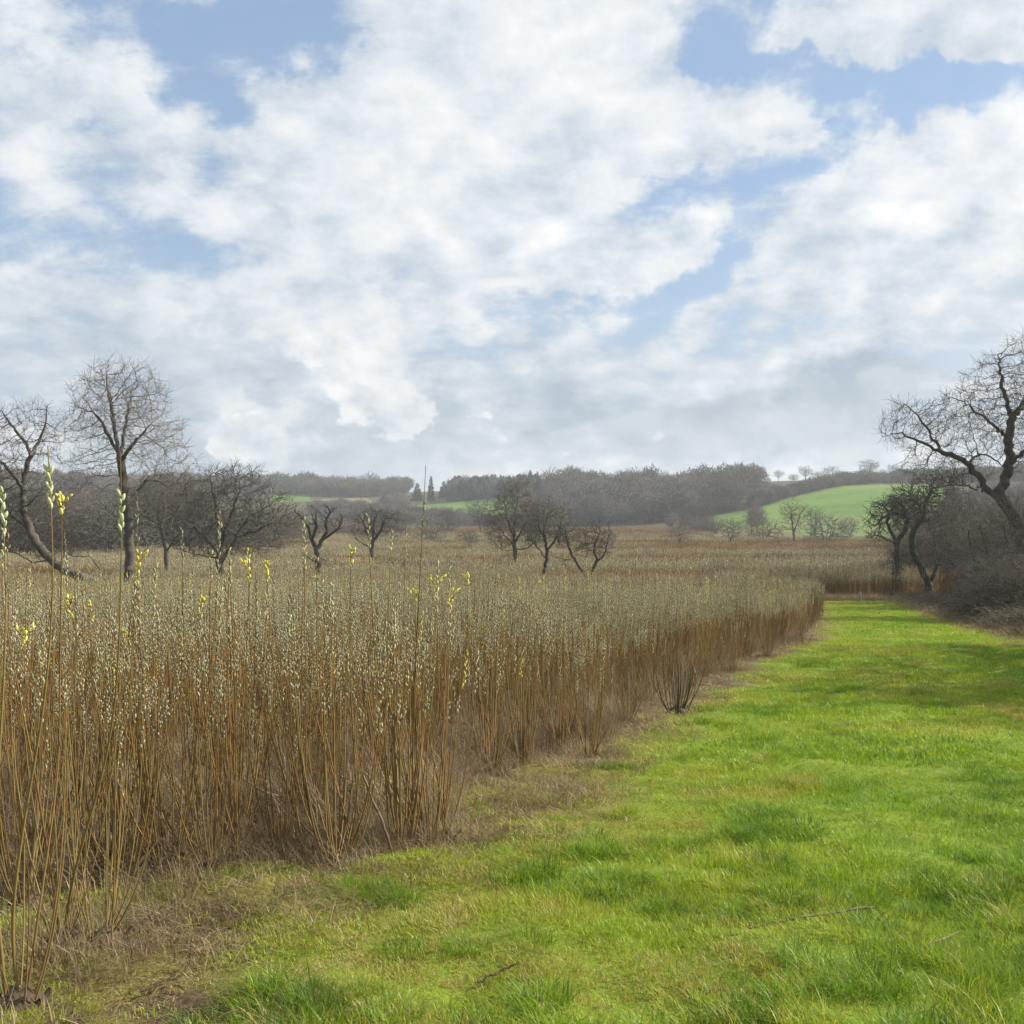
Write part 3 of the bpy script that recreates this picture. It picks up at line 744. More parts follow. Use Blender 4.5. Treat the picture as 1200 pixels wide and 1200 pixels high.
def grow_tree(rng, seeds, blobs, n, step, kill, infl, Rb, rt=.011, iters=70, jit=.35, trop=.06, tw=(2, 3, .55), wob=.12, maxn=9000, up=.1):
    """space colonisation from hand-laid limbs into crown blobs, then twigs. Returns pos, parent, radius"""
    pos = []; par = []
    for si, S in enumerate(seeds):
        S = resample(S, step)
        w = rng.normal(0, wob * step, S.shape); w[0] = 0
        S = S + w
        if si == 0: pos.append(S[0]); par.append(-1); prev = 0
        else:
            A = np.array(pos); prev = int(np.argmin(((A - S[0]) ** 2).sum(1)))
        for q in S[1:]:
            pos.append(q); par.append(prev); prev = len(pos) - 1
    tot = sum(b[3] * b[4] * b[5] for b in blobs); AT = []
    for cx, cy, cz, rx, ry, rz in blobs:
        m = max(5, int(n * rx * ry * rz / tot)); v = rng.normal(size=(m, 3)); v /= np.linalg.norm(v, axis=1, keepdims=True)
        AT.append(np.array([cx, cy, cz]) + v * (rng.uniform(size=(m, 1)) ** .42) * np.array([rx, ry, rz]))
    AT = np.concatenate(AT)
    ND = np.full(len(AT), 1e9); NI = np.zeros(len(AT), int)
    def upd(i0):
        B = np.array(pos[i0:])
        d = np.sqrt(((AT[:, None] - B[None]) ** 2).sum(2)); j = d.argmin(1); dm = d[np.arange(len(AT)), j]
        b = dm < ND; ND[b] = dm[b]; NI[b] = j[b] + i0
    upd(0); last = None
    for it in range(iters):
        act = ND < (infl if it > 3 else infl * 2.5)
        if not act.any() or len(pos) > maxn: break
        u = np.unique(NI[act]); i0 = len(pos); A = np.array(pos)
        for k in u:
            m = act & (NI == k); dv = AT[m] - A[k]; dv /= np.maximum(np.linalg.norm(dv, axis=1, keepdims=True), 1e-6)
            d = dv.mean(0) + rng.normal(0, jit, 3) * .6 + np.array([0, 0, trop]); L = np.linalg.norm(d)
            if L < .05: continue
            pos.append(A[k] + d / L * step * rng.uniform(.8, 1.15)); par.append(int(k))
        if len(pos) == i0: break
        upd(i0)
        keep = ND > kill; AT, ND, NI = AT[keep], ND[keep], NI[keep]
        if len(AT) == 0: break
    # twigs
    A = np.array(pos); nn = len(A); lv = np.zeros(nn); ch = np.zeros(nn, int)
    for i in range(nn - 1, 0, -1):
        if ch[i] == 0: lv[i] = 1
        lv[par[i]] += lv[i]; ch[par[i]] += 1
    nt_, ns, tl = tw
    if nt_:
        for i in range(1, nn):
            if lv[i] > 4: continue
            d0 = A[i] - A[par[i]]; d0 /= max(np.linalg.norm(d0), 1e-6)
            for _ in range(nt_ + (1 if ch[i] == 0 else 0)):
                d = d0 + rng.normal(0, .65, 3) + np.array([0, 0, up]); d /= np.linalg.norm(d); pr = i; q = A[i]; L = tl * rng.uniform(.4, 1.1)
                for s in range(ns):
                    d = d + rng.normal(0, .28, 3) + np.array([0, 0, up * .5]); d /= np.linalg.norm(d); q = q + d * L / ns
                    pos.append(q); par.append(pr); pr = len(pos) - 1
    A = np.array(pos); nn = len(A); par = np.array(par); lv = np.zeros(nn); ch = np.zeros(nn, int)
    for i in range(nn - 1, 0, -1):
        if ch[i] == 0: lv[i] = 1
        lv[par[i]] += lv[i]
        ch[par[i]] += 1
    e = math.log(max(lv[0], 2)) / math.log(Rb / rt)
    return A, par, np.maximum(rt * np.maximum(lv, 1) ** (1 / max(e, 4)), Rb * (lv / lv[0]) ** (1 / 1.9)), lv

def tree_meshes(tr, mats, thick=.22, flare=1.5):
    A, par, rad, lv = tr; n = len(A); rad = rad.copy()
    hz = A[:, 2]; Rb = rad[0]
    c = np.arange(1, n); p = par[1:]
    main = np.full(n, -1); best = np.zeros(n)
    for i in range(1, n):
        if lv[i] > best[par[i]]: best[par[i]] = lv[i]; main[par[i]] = i
    D = np.zeros((n, 3)); D[1:] = A[1:] - A[p]; D[0] = A[main[0]] - A[0]
    Dn = D / np.maximum(np.linalg.norm(D, axis=1, keepdims=True), 1e-9)
    J = Dn.copy(); h = main >= 0; J[h] = Dn[h] + Dn[main[h]]
    ism = main[p] == c
    f = 1 + (flare - 1) * np.exp(-np.maximum(hz, 0) / (Rb * 2.2)) * (rad > .6 * Rb)
    r = rad * f
    R0 = np.where(ism, r[p], np.minimum(r[c] * 1.25, r[p])); D0 = np.where(ism[:, None], J[p], Dn[c])
    big = rad[c] > thick * Rb
    out = []
    for sel, k in ((big, 8), (~big, 4)):
        q = sel & (rad[c] > .026) if k == 4 else sel
        mb = MB()
        if q.any():
            V, Q = segs(A[p][q], A[c][q], R0[q], r[c][q], D0[q], J[c][q], k); mb.add(V, Q)
        if k == 4:
            q = sel & ~q
            if q.any():
                V, Q = segs(A[p][q], A[c][q], R0[q], r[c][q] * .85, D0[q], J[c][q], 3); mb.add(V, Q)
        out.append(mb)
    return out[0].mesh('trunk', [mats[0]]), out[1].mesh('crown', [mats[1]])

def make_tree(name, label, d, base, limbs, blobs, n=1200, step=.3, kill=.45, infl=1.5, Rb=.3, rt=.011, mats=(BARK, TWIG), group=None, seed=1, dz=None, cat='tree', depth=.8, **kw):
    """base, limbs and blobs are read off the photograph (px) and set at distance d; origin at the foot"""
    rng = np.random.default_rng(seed)
    bx = (base[0] - 600) / F * d; o = np.array([bx, d, H0(bx, d) - .08])
    sd = []
    for i, L in enumerate(limbs):
        P = []
        for j, q in enumerate(L):
            P.append(at(q[0], q[1], d + (q[2] if len(q) > 2 else 0)) - o)
        if i == 0: P[0] = np.zeros(3)
        sd.append(np.array(P))
    bl = []
    for b in blobs:
        c = at(b[0], b[1], d + (b[4] if len(b) > 4 else 0)) - o
        bl.append((c[0], c[1], c[2], b[2] / F * d, b[2] / F * d * depth, b[3] / F * d))
    kw['jit'] = kw.get('jit', .35) * .65; a_, b_, c_ = kw.get('tw', (2, 3, .55)); kw['tw'] = (a_ + 2, b_, c_ * (1.45 if d < 70 else 1.25))
    tr = grow_tree(rng, sd, bl, n, step, kill, infl, Rb, rt * (.58 if d < 70 else 1.05), **kw)
    tm, cm = tree_meshes(tr, mats)
    t = thing(name, o, label, cat, group); kid(t, 'trunk', tm); kid(t, 'crown', cm)
    return t

# --- left: tall ash-like tree, leaning willow, round spreading tree
make_tree('ash_tree', 'tallest bare tree on the left, slim trunk and rounded open crown', 62, (150, 700),
          [[(150, 700), (152, 650), (150, 610), (147, 575), (143, 545), (140, 535)],
           [(140, 535), (128, 512), (118, 495), (108, 482), (98, 478)], [(140, 535), (134, 500), (130, 475), (126, 455, 1), (124, 432, 1)], [(142, 540), (152, 525, -1), (166, 510, -1.5), (176, 497, -2)],
           [(140, 535), (146, 505, 1), (150, 480, 1.5), (155, 455, 2)], [(150, 590), (162, 575, 1), (172, 562, 1), (186, 563, 1.5), (202, 575, 2), (215, 580, 2)], [(148, 582), (136, 580, -1), (126, 577, -1)],
           [(151, 625), (166, 612), (184, 617), (205, 622)]],
          [(140, 470, 62, 50), (112, 500, 42, 36), (172, 515, 52, 42), (128, 445, 28, 30), (205, 560, 40, 34), (185, 580, 46, 26), (100, 555, 34, 30)],
          n=2600, step=.30, kill=.42, infl=1.6, Rb=.30, rt=.0105, seed=4, jit=.4, maxn=5200, tw=(2, 3, .6))
make_tree('leaning_willow', 'old half fallen willow with its trunk lying over to the left frame edge', 58, (130, 706),
          [[(130, 706), (128, 690), (112, 684), (95, 676), (75, 668), (60, 655), (45, 640), (35, 620), (27, 598), (26, 570), (30, 548), (37, 535)],
           [(35, 620), (15, 605, 1), (0, 590, 2), (-18, 570, 2)], [(27, 598), (40, 585, -1), (52, 570, -2)], [(37, 535), (28, 515), (14, 498), (2, 482)], [(37, 535), (46, 515, 1), (54, 495, 1), (56, 475, 1)], [(26, 570), (8, 548, -1), (-8, 530, -1)],
           [(126, 690), (118, 668, 1), (106, 652, 1), (88, 652, 1), (70, 646, 1.5)], [(60, 655), (38, 660), (18, 648), (-6, 640)]],
          [(20, 520, 55, 48), (-20, 560, 50, 60), (50, 505, 30, 36), (40, 575, 40, 30), (10, 600, 40, 34), (62, 648, 40, 14)],
          n=1900, step=.30, kill=.45, infl=1.6, Rb=.27, rt=.0105, seed=9, jit=.4, maxn=4300, tw=(2, 3, .55))
make_tree('bare_tree', 'arching bare tree with low looping limbs between the tall tree and the wide low one', 96, (196, 672),
          [[(196, 672), (195, 645), (190, 622), (184, 600), (190, 578), (204, 566), (222, 568), (236, 580)], [(190, 622), (176, 608, 1), (164, 600, 1), (152, 604, 1)], [(184, 600), (172, 584, 1), (168, 566, 1)], [(195, 645), (210, 626, -1), (222, 606, -1), (240, 598, -1)], [(192, 630), (206, 612, 1), (214, 592, 1)]],
          [(196, 580, 44, 32), (226, 590, 26, 28), (164, 596, 26, 30), (205, 610, 36, 26)], n=1800, step=.42, kill=.55, infl=2.2, Rb=.26, rt=.012, seed=18, mats=(BARK, TWIG), maxn=3600, tw=(2, 3, .9))
make_tree('spreading_tree', 'low wide bare tree with a short dark forked trunk, left of the dead pollard', 86, (258, 690),
          [[(258, 690), (257, 665), (256, 648), (262, 625), (272, 600), (282, 570)], [(257, 660), (268, 645, 1), (276, 628, 1), (292, 605, 1), (312, 595, 2)], [(256, 650), (246, 636, -1), (232, 622, -1), (218, 606, -2)],
           [(262, 628), (254, 605, 1), (250, 580, 1), (246, 560, 1)], [(276, 630), (298, 622, -1), (322, 612, -1)], [(256, 655), (240, 652), (222, 648)]],
          [(268, 592, 56, 46), (230, 600, 44, 40), (310, 605, 42, 40), (275, 560, 40, 18), (268, 640, 66, 14)],
          n=2400, step=.42, kill=.55, infl=2.2, Rb=.30, rt=.013, seed=15, jit=.35, maxn=4600, mats=(BARK_DK, TWIG), tw=(2, 3, .9))
# --- centre
make_tree('dead_pollard', 'stubby dead pollard with crooked bare limbs, right of the wide bare tree', 82, (374, 690),
          [[(374, 690), (373, 665), (372, 648), (370, 640)], [(370, 642), (364, 630), (362, 618), (355, 610), (350, 602)], [(371, 645), (378, 632), (384, 622), (382, 610), (388, 600), (384, 594)],
           [(376, 634), (390, 624), (399, 617), (401, 607)], [(366, 630), (371, 618), (370, 606)], [(371, 660), (366, 656), (362, 654)], [(374, 654), (380, 656)]],
          [(375, 606, 30, 15), (352, 604, 12, 12), (398, 610, 14, 14)], n=120, step=.3, kill=.6, infl=1.5, Rb=.27, rt=.018, seed=21, mats=(BARK_DK, TWIG_DK), tw=(1, 2, .5), iters=8)
make_tree('gnarled_pollard', 'smaller gnarled pollard with a brushy top, behind and right of the dead pollard', 128, (434, 660),
          [[(434, 662), (436, 645), (437, 634)], [(437, 636), (428, 622), (424, 608)], [(437, 636), (446, 622), (452, 606)], [(437, 634), (438, 615), (442, 600)], [(436, 642), (420, 634), (412, 622)]],
          [(438, 612, 26, 18), (460, 615, 16, 18)], n=600, step=.45, kill=.6, infl=2.2, Rb=.28, rt=.016, seed=22, mats=(BARK_DK, TWIG_DK), tw=(2, 2, .9))
make_tree('bushy_tree', 'tall upright bare tree with dense twigs, leftmost of the three trees amid the bed', 122, (604, 664),
          [[(604, 664), (604, 648), (603, 636), (602, 622), (604, 600), (608, 580)], [(604, 640), (594, 630), (586, 620)], [(603, 636), (612, 620), (622, 604)], [(604, 644), (592, 646), (584, 642)], [(604, 645), (618, 642), (628, 634)], [(603, 630), (594, 610), (592, 590)]],
          [(604, 602, 30, 32), (590, 618, 24, 24), (624, 612, 26, 28), (606, 576, 22, 14)], n=2200, step=.45, kill=.55, infl=2.2, Rb=.27, rt=.017, seed=23, tw=(2, 3, 1.1), mats=(BARK_DK, TWIG), maxn=4200)
make_tree('slim_tree', 'slender leaning bare tree between the tall bushy one and the forked one', 84, (636, 686),
          [[(636, 686), (638, 668), (641, 655), (640, 640), (638, 622), (642, 600)], [(641, 656), (632, 644), (624, 634), (618, 632)], [(640, 645), (650, 634), (656, 618), (660, 604)], [(640, 636), (632, 620), (630, 604)]],
          [(640, 612, 24, 26), (626, 628, 16, 16), (656, 618, 18, 22)], n=1200, step=.30, kill=.40, infl=1.6, Rb=.16, rt=.013, seed=24, tw=(2, 3, .6), mats=(BARK_DK, TWIG), maxn=2600)
make_tree('forked_tree', 'small twisted bare tree forked low into a wide V', 82, (689, 688),
          [[(689, 688), (688, 678), (682, 668), (673, 656), (666, 642), (664, 628), (662, 618)], [(688, 680), (694, 668), (700, 656), (696, 646), (698, 634), (704, 622)], [(700, 658), (708, 650), (712, 636), (716, 624)], [(674, 658), (666, 656), (656, 655)]],
          [(664, 628, 14, 16), (702, 634, 20, 22), (684, 632, 18, 14)], n=650, step=.28, kill=.42, infl=1.4, Rb=.17, rt=.013, seed=25, mats=(BARK_DK, TWIG), tw=(2, 3, .85))
# --- right: ivy tree, V-shaped tree, big oak, thicket trees
ivt = make_tree('ivy_clad_tree', 'small arching tree with an ivy clad trunk at the end of the ride', 74, (1050, 700),
          [[(1050, 700), (1050, 670), (1052, 650), (1051, 636), (1046, 625)], [(1051, 638), (1038, 632), (1026, 626), (1018, 630)], [(1046, 628), (1040, 612), (1042, 600), (1034, 590)], [(1051, 636), (1060, 622), (1064, 606), (1056, 592)], [(1064, 606), (1050, 600), (1036, 606), (1026, 616)]],
          [(1046, 602, 30, 22), (1028, 616, 18, 20), (1062, 592, 24, 18)], n=1300, step=.26, kill=.36, infl=1.4, Rb=.24, rt=.011, seed=31, mats=(BARK_DK, TWIG_DK), tw=(2, 3, .6), up=-.1, maxn=3000)
make_tree('forked_alder', 'mossy tree forking at the ground into a broad V, right of the ivy clad trunk', 76, (1090, 698),
          [[(1090, 698), (1088, 684), (1080, 668), (1071, 650), (1068, 634), (1072, 618), (1082, 606), (1078, 594), (1068, 584)], [(1089, 686), (1097, 668), (1103, 650), (1112, 638), (1128, 628)], [(1100, 660), (1095, 640), (1094, 625)], [(1071, 645), (1082, 633), (1094, 630)], [(1082, 606), (1084, 590), (1092, 572)], [(1103, 652), (1116, 650), (1134, 638)], [(1069, 654), (1064, 650), (1060, 656)]],
          [(1085, 592, 42, 30), (1120, 612, 36, 36), (1060, 590, 26, 22), (1100, 570, 34, 16)], n=2200, step=.28, kill=.38, infl=1.6, Rb=.30, rt=.011, seed=32, mats=(MOSSY, TWIG_DK), tw=(2, 3, .6), maxn=4600)
make_tree('oak_tree', 'huge crooked bare oak reaching over the hedge at the right edge', 52, (1192, 725),
          [[(1192, 725), (1196, 690), (1200, 650), (1198, 625), (1188, 605), (1176, 588), (1172, 575)],
           [(1176, 590), (1164, 580), (1154, 572), (1150, 560), (1140, 552), (1136, 542)], [(1136, 542), (1120, 536), (1104, 530), (1090, 524), (1072, 514), (1052, 508), (1034, 512)], [(1136, 542), (1146, 530, 1), (1160, 534, 1), (1172, 545, 1)],
           [(1172, 575), (1180, 556), (1184, 535), (1180, 512), (1186, 490), (1178, 465), (1172, 440), (1170, 415)], [(1180, 512), (1164, 498, -1), (1146, 484, -1.5), (1128, 470, -2), (1112, 466, -2)], [(1186, 490), (1202, 470, 1), (1218, 440, 1), (1230, 410, 1)],
           [(1104, 530), (1090, 508, 1), (1078, 490, 1), (1060, 472, 1)], [(1198, 625), (1216, 590), (1240, 565), (1270, 550)], [(1182, 545), (1206, 525, -1.5), (1232, 505, -2), (1262, 490, -2)], [(1156, 575), (1140, 572, -1), (1122, 566, -1), (1106, 562, -1)]],
          [(1178, 455, 55, 50), (1130, 490, 58, 38), (1075, 500, 48, 32), (1058, 488, 32, 24), (1190, 510, 60, 50), (1240, 460, 60, 60), (1260, 540, 60, 50), (1110, 545, 60, 24), (1215, 410, 40, 28)],
          n=4200, step=.25, kill=.36, infl=1.4, Rb=.36, rt=.0095, seed=33, mats=(BARK_DK, TWIG_DK), jit=.5, maxn=8000, tw=(2, 3, .45), wob=.2)
make_tree('hedge_tree', 'dense twiggy hedge tree with several upright stems under the big oak', 60, (1160, 722),
          [[(1160, 722), (1158, 690), (1156, 650), (1150, 615)], [(1159, 700), (1172, 660, 1), (1184, 620, 1)], [(1159, 705), (1144, 670, -1), (1136, 640, -1), (1134, 615, -1)], [(1160, 712), (1186, 680, 2), (1206, 640, 2)]],
          [(1160, 625, 44, 60), (1130, 635, 30, 50), (1200, 640, 44, 70)], n=1500, step=.36, kill=.5, infl=1.9, Rb=.16, rt=.012, seed=34, mats=(BARK_DK, TWIG), tw=(1, 3, .7), maxn=3000)

for nm_, lb_, d_, b_, L_, B_, sd_ in (
    ('hedge_tree', 'slender hedge tree with bare leaning stems between the V shaped tree and the oak', 68, (1122, 715), [[(1122, 715), (1124, 680), (1130, 645), (1128, 610)], [(1123, 690), (1112, 655, 1), (1108, 620, 1)], [(1124, 680), (1142, 650, -1), (1150, 618, -1)]], [(1126, 615, 36, 42), (1145, 640, 30, 36), (1108, 635, 24, 36)], 41),
    ('hedge_tree', 'hedge tree with pale crossing stems at the right edge, in front of the oak trunk', 49, (1200, 738), [[(1200, 738), (1190, 690), (1184, 650), (1176, 615)], [(1196, 715), (1212, 670, 1), (1216, 620, 1)], [(1188, 690), (1168, 668, -1), (1156, 645, -1)]], [(1186, 630, 40, 52), (1215, 640, 30, 60), (1160, 660, 26, 34)], 42)):
    make_tree(nm_, lb_, d_, b_, L_, B_, n=1400, step=.3, kill=.42, infl=1.7, Rb=.12, rt=.012, seed=sd_, mats=(BARK, TWIG), tw=(2, 3, .7), maxn=3000)
# --- background kinds, one of each built and then copied
def kind_tree(name, label, seed, h, blobs, limbs, n, Rb, rt, mats, step=.6, kill=.8, infl=3.2, tw=(2, 2, 1.2), maxn=2200, loc=(0, 0, 0), group=None, cat='tree', **kw):
    rng = np.random.default_rng(seed)
    tr = grow_tree(rng, [np.array(l, float) for l in limbs], blobs, n, step, kill, infl, Rb, rt, tw=tw, maxn=maxn, **kw)
    return tree_meshes(tr, mats, thick=max(.22, rt / Rb * 1.3))
def round_kind(seed, mats, h=9., w=4.2, multi=False, n=900, rt=.026, **kw):
    rng = np.random.default_rng(seed)
    if multi:
        L = [[(0, 0, 0), (0, 0, .5)]] + [[(0, 0, .2), (.5 * math.cos(a), .5 * math.sin(a), h * .25), (1.4 * math.cos(a) * w / 4, 1.4 * math.sin(a) * w / 4, h * .55)] for a in rng.uniform(0, 6.28, 6)]
        B = [(0, 0, h * .56, w, w, h * .44), (rng.normal(0, 1), 0, h * .35, w * 1.1, w, h * .3)]
    else:
        L = [[(0, 0, 0), (.1, 0, h * .18), (-.1, 0, h * .32)]] + [[(0, 0, h * .28), (w * .3 * math.cos(a), w * .3 * math.sin(a), h * .5), (w * .5 * math.cos(a), w * .5 * math.sin(a), h * .7)] for a in rng.uniform(0, 6.28, 4)]
        B = [(0, 0, h * .62, w, w, h * .37)] + [(rng.normal(0, w * .5), rng.normal(0, w * .5), h * rng.uniform(.5, .8), w * .6, w * .6, h * .2) for _ in range(3)]
    return kind_tree('', '', seed, h, B, L, n, h * .024 if not multi else h * .016, rt, mats, **kw)
BG = {
    'round': round_kind(51, (BARK_DK, TWIG)), 'round2': round_kind(52, (BARK_DK, TWIG), 10, 4.0), 'tall': round_kind(53, (BARK_DK, TWIG), 12, 3.2),
    'shrub': round_kind(54, (BARK, TWIG), 5.5, 3.2, True, 1200), 'shrub2': round_kind(55, (BARK, TWIG_OL), 6.0, 3.6, True, 1200), 'sallow': round_kind(56, (BARK, TWIG_PU), 7.5, 4.2, True, 1400),
}
for kk, sd, hh, ww in (('hedge', 151, 7.0, 3.4), ('hedge2', 152, 7.0, 4.0)):
    BG[kk] = round_kind(sd, (BARK_DK, TWIG if kk == 'hedge' else TWIG_OL), hh, ww, True, 1600, .0085, step=.5, kill=.62, infl=2.6, tw=(4, 3, 1.15), maxn=3200)
def conifer_kind(rng, h, w):
    V, Q = tube(np.array([[0, 0, 0], [0, 0, h * .5], [.05, 0, h * .98]]), [h * .02, h * .012, .03], 6)
    tm = np_mesh('trunk', V, [Q], [BARK_DK]); mb = MB(); P = []; D = []; L = []
    for z in np.arange(h * .10, h * .99, h * .030):
        r = w * (1 - z / h) ** .75 * rng.uniform(.75, 1.1)
        for a in rng.uniform(0, 6.28, int(6 + 10 * (1 - z / h))):
            for f in (.35, .7, 1.0):
                P.append((r * f * math.cos(a) * .75, r * f * math.sin(a) * .75, z - .12 * r * f + rng.normal(0, .1))); D.append((math.cos(a), math.sin(a), rng.uniform(-.3, .5))); L.append(.35 * r + .4)
    L = np.array(L); V, Q, T = spindles(np.array(P), np.array(D), L, L * .45); mb.add(V, Q, T)
    return tm, mb.mesh('crown', [NEEDLE])
rc = np.random.default_rng(60)
BG['conifer'] = conifer_kind(rc, 15, 2.6); BG['conifer2'] = conifer_kind(rc, 12, 3.8)
BGROOT = {}
KH = {'hedge': 7., 'hedge2': 7., 'round': 9., 'round2': 10., 'tall': 12., 'shrub': 5.5, 'shrub2': 6., 'sallow': 7.5, 'conifer': 15., 'conifer2': 12.}
def bg_tree(kind, px, top, d, label, group, base_py=None, wide=1.0, name='bare_tree', rz=None, cat='tree'):
    x = (px - 600) / F * d; z0 = H0(x, d) - .1
    h = max(2.5, CZ + (600 - top) / F * d - z0); s = h / KH[kind] * .97
    rz = random.uniform(0, 6.28) if rz is None else rz
    if kind not in BGROOT:
        t = thing(name, (x, d, z0), label, cat, group, rz); t.scale = (s * wide, s * wide, s)
        kid(t, 'trunk', BG[kind][0]); kid(t, 'crown', BG[kind][1]); BGROOT[kind] = t; return t
    t = dup(BGROOT[kind], (x, d, z0), rz, (s * wide, s * wide, s), label, group); t.name = name
    if 'category' in t: t['category'] = cat
    if not group and 'group' in t: del t['group']
    return t
G_FLOOR, G_SKY, G_SCRUB = 'lone trees on the valley floor', 'trees standing up from the skyline', 'bare shrubs of the scrub belt'
bg_tree('round', 797, 612, 205, 'small round headed bare tree on a short trunk, alone left of the green hillside', G_FLOOR, wide=1.0)
bg_tree('round2', 857, 605, 215, 'dense round bare tree at the lower left of the green hillside', G_FLOOR, wide=.95)
bg_tree('tall', 930, 583, 235, 'tallest narrow bare tree in front of the green hillside', G_FLOOR, wide=1.1)
bg_tree('tall', 955, 592, 265, 'thin light bare tree against the green hillside, beside the tallest one', G_FLOOR, wide=.9)
bg_tree('shrub', 968, 602, 232, 'low wide bare tree leaning over the foot of the green hillside', G_FLOOR, wide=1.2)
bg_tree('round', 996, 604, 255, 'rightmost small bare tree below the green hillside', G_FLOOR, wide=.8)
bg_tree('shrub2', 895, 606, 250, 'dark shrub left of the tallest tree before the green hillside', G_FLOOR, wide=1.3, name='bare_shrub', cat='shrub')
bg_tree('round', 551, 618, 190, 'tiny thin bare tree alone before the tan field in the centre', G_FLOOR, wide=.9)
bg_tree('tall', 881, 596, 330, 'slim bare tree in the hedge line below the green hillside', G_FLOOR, wide=.8)
bg_tree('round2', 563, 582, 330, 'grey bare tree in front of the central green field, left of the bushy one', G_FLOOR, wide=1.0)
bg_tree('sallow', 523, 596, 340, 'low round bare tree at the bottom of the central green field', G_FLOOR, wide=.8)
bg_tree('sallow', 505, 604, 230, 'purplish bare shrub left of the tiny tree in the centre', G_FLOOR, wide=1.1, name='bare_shrub', cat='shrub')
bg_tree('tall', 655, 588, 190, 'fuzzy tall bare tree just right of the bushy tree', G_FLOOR, wide=1.1)
# skyline
for kind, px, top, d, lab, w in (('round', 1018, 537, 640, 'largest lone bare tree on the right skyline', 1.15), ('round2', 944, 545, 660, 'round bare tree on the skyline left of the palm shaped one', 1.2), ('shrub', 974, 546, 650, 'squat bushy tree fanning out on the skyline', 1.2),
                              ('round', 912, 550, 680, 'small thin bare tree at the left of the skyline hedge', .9), ('tall', 893, 549, 690, 'narrow bare tree leftmost on the skyline hedge', .9), ('round2', 1047, 543, 620, 'bare tree on the skyline right of the largest lone one', 1.), ('round', 1078, 545, 610, 'bare tree on the skyline behind the oak branches', 1.2), ('tall', 865, 551, 700, 'ragged bare tree at the end of the brown wood', 1.1), ('round', 815, 552, 700, 'round topped bare tree over the brown wood', 1.), ('tall', 780, 550, 700, 'pointed bare tree over the brown wood', 1.), ('round2', 845, 550, 700, 'broad bare tree near the end of the brown wood', 1.), ('round', 736, 553, 700, 'wide bare tree over the left of the brown wood', 1.2)):
    bg_tree(kind, px, top, d, lab, G_SKY, wide=w)
for kind, px, top, d, lab, w in (('conifer', 505, 556, 760, 'tall dark pointed conifer left of the plantation', .9), ('conifer2', 489, 565, 800, 'short dark conifer beside the tall pointed one', 1.1), ('conifer2', 520, 563, 830, 'dark conifer at the left end of the plantation', 1.2)):
    bg_tree(kind, px, top, d, lab, 'dark conifers on the hill', wide=w, name='conifer')
for kind, px, top, d, lab, w in (('round', 958, 552, 668, 'small round bare tree between the two bigger ones on the right skyline', 1.2), ('shrub2', 990, 553, 645, 'low bushy tree filling the skyline hedge before the largest lone tree', 1.5), ('shrub', 1003, 551, 640, 'ragged low tree touching the largest lone tree on the skyline', 1.3),
                              ('sallow', 930, 555, 672, 'wide bushy tree in the skyline hedge left of the round one', 1.4), ('tall', 1034, 549, 630, 'upright bare tree just right of the largest lone skyline tree', 1.2), ('sallow', 1060, 551, 620, 'broad bushy tree at the right of the skyline hedge', 1.5), ('round2', 880, 556, 690, 'round bare tree where the brown wood meets the skyline hedge', 1.3)):
    bg_tree(kind, px, top, d, lab, G_SKY, wide=w)
# scrub belt left and centre
rb = np.random.default_rng(70)
for i in range(34):
    px = -10 + 480 * (i + rb.uniform()) / 34; d = rb.uniform(150, 235) if px < 330 else rb.uniform(235, 330)
    top = np.interp(px, [0, 100, 210, 330, 420, 470], [566, 566, 572, 592, 598, 602]) + rb.uniform(0, 26)
    bg_tree(['hedge', 'hedge2', 'shrub', 'sallow', 'round2', 'hedge'][int(rb.integers(0, 6))], px, top, d, 'grey brown bare shrub in the scrub belt along the far left side of the bed', G_SCRUB, wide=rb.uniform(1.1, 1.7), name='bare_shrub', cat='shrub')
# hedge on the right: twiggy shrubs behind the ride, brambles at the foot
for i in range(22):
    px = 1068 + 165 * (i + rb.uniform()) / 22; d = rb.uniform(84, 120) if px < 1140 else rb.uniform(60, 110)
    bg_tree(['hedge', 'hedge2', 'sallow'][int(rb.integers(0, 3)) if i % 4 == 0 else i % 2], px, 580 + rb.uniform(-6, 55), d, 'dark bare shrub in the hedge right of the ride, below the big oak', 'shrubs of the right hand hedge', wide=rb.uniform(.8, 1.2), name='bare_shrub', cat='shrub')
def bramble(rng, n=420, L=1.8):
    mb = MB()
    for _ in range(n):
        a = rng.uniform(0, 6.28); b = np.array([rng.normal(0, .55), rng.normal(0, .55), -.02]); l = L * rng.uniform(.4, 1.1); t = np.linspace(0, 1, 6)
        o = np.array([math.cos(a), math.sin(a), 0]); hgt = rng.uniform(.25, .75)
        P = b + o * (l * t * .75)[:, None]; P[:, 2] = hgt * l * (1.9 * t - 1.55 * t * t) + rng.normal(0, .03, 6)
        V, Q = tube(P, np.linspace(.011, .004, 6), 3); mb.add(V, Q)
    C = rng.normal(0, 1, (240, 3)) * np.array([.9, .9, .28]) + np.array([0, 0, .45]); D = rng.normal(0, 1, (240, 3)); V, Q, T = spindles(C, D, rng.uniform(.05, .1, 240), rng.uniform(.03, .06, 240)); mb.add(V, Q, T, 1)
    return mb.mesh('bramble_bush', [TWIG_OL, DRY])
BRM = [bramble(np.random.default_rng(80 + i)) for i in range(3)]
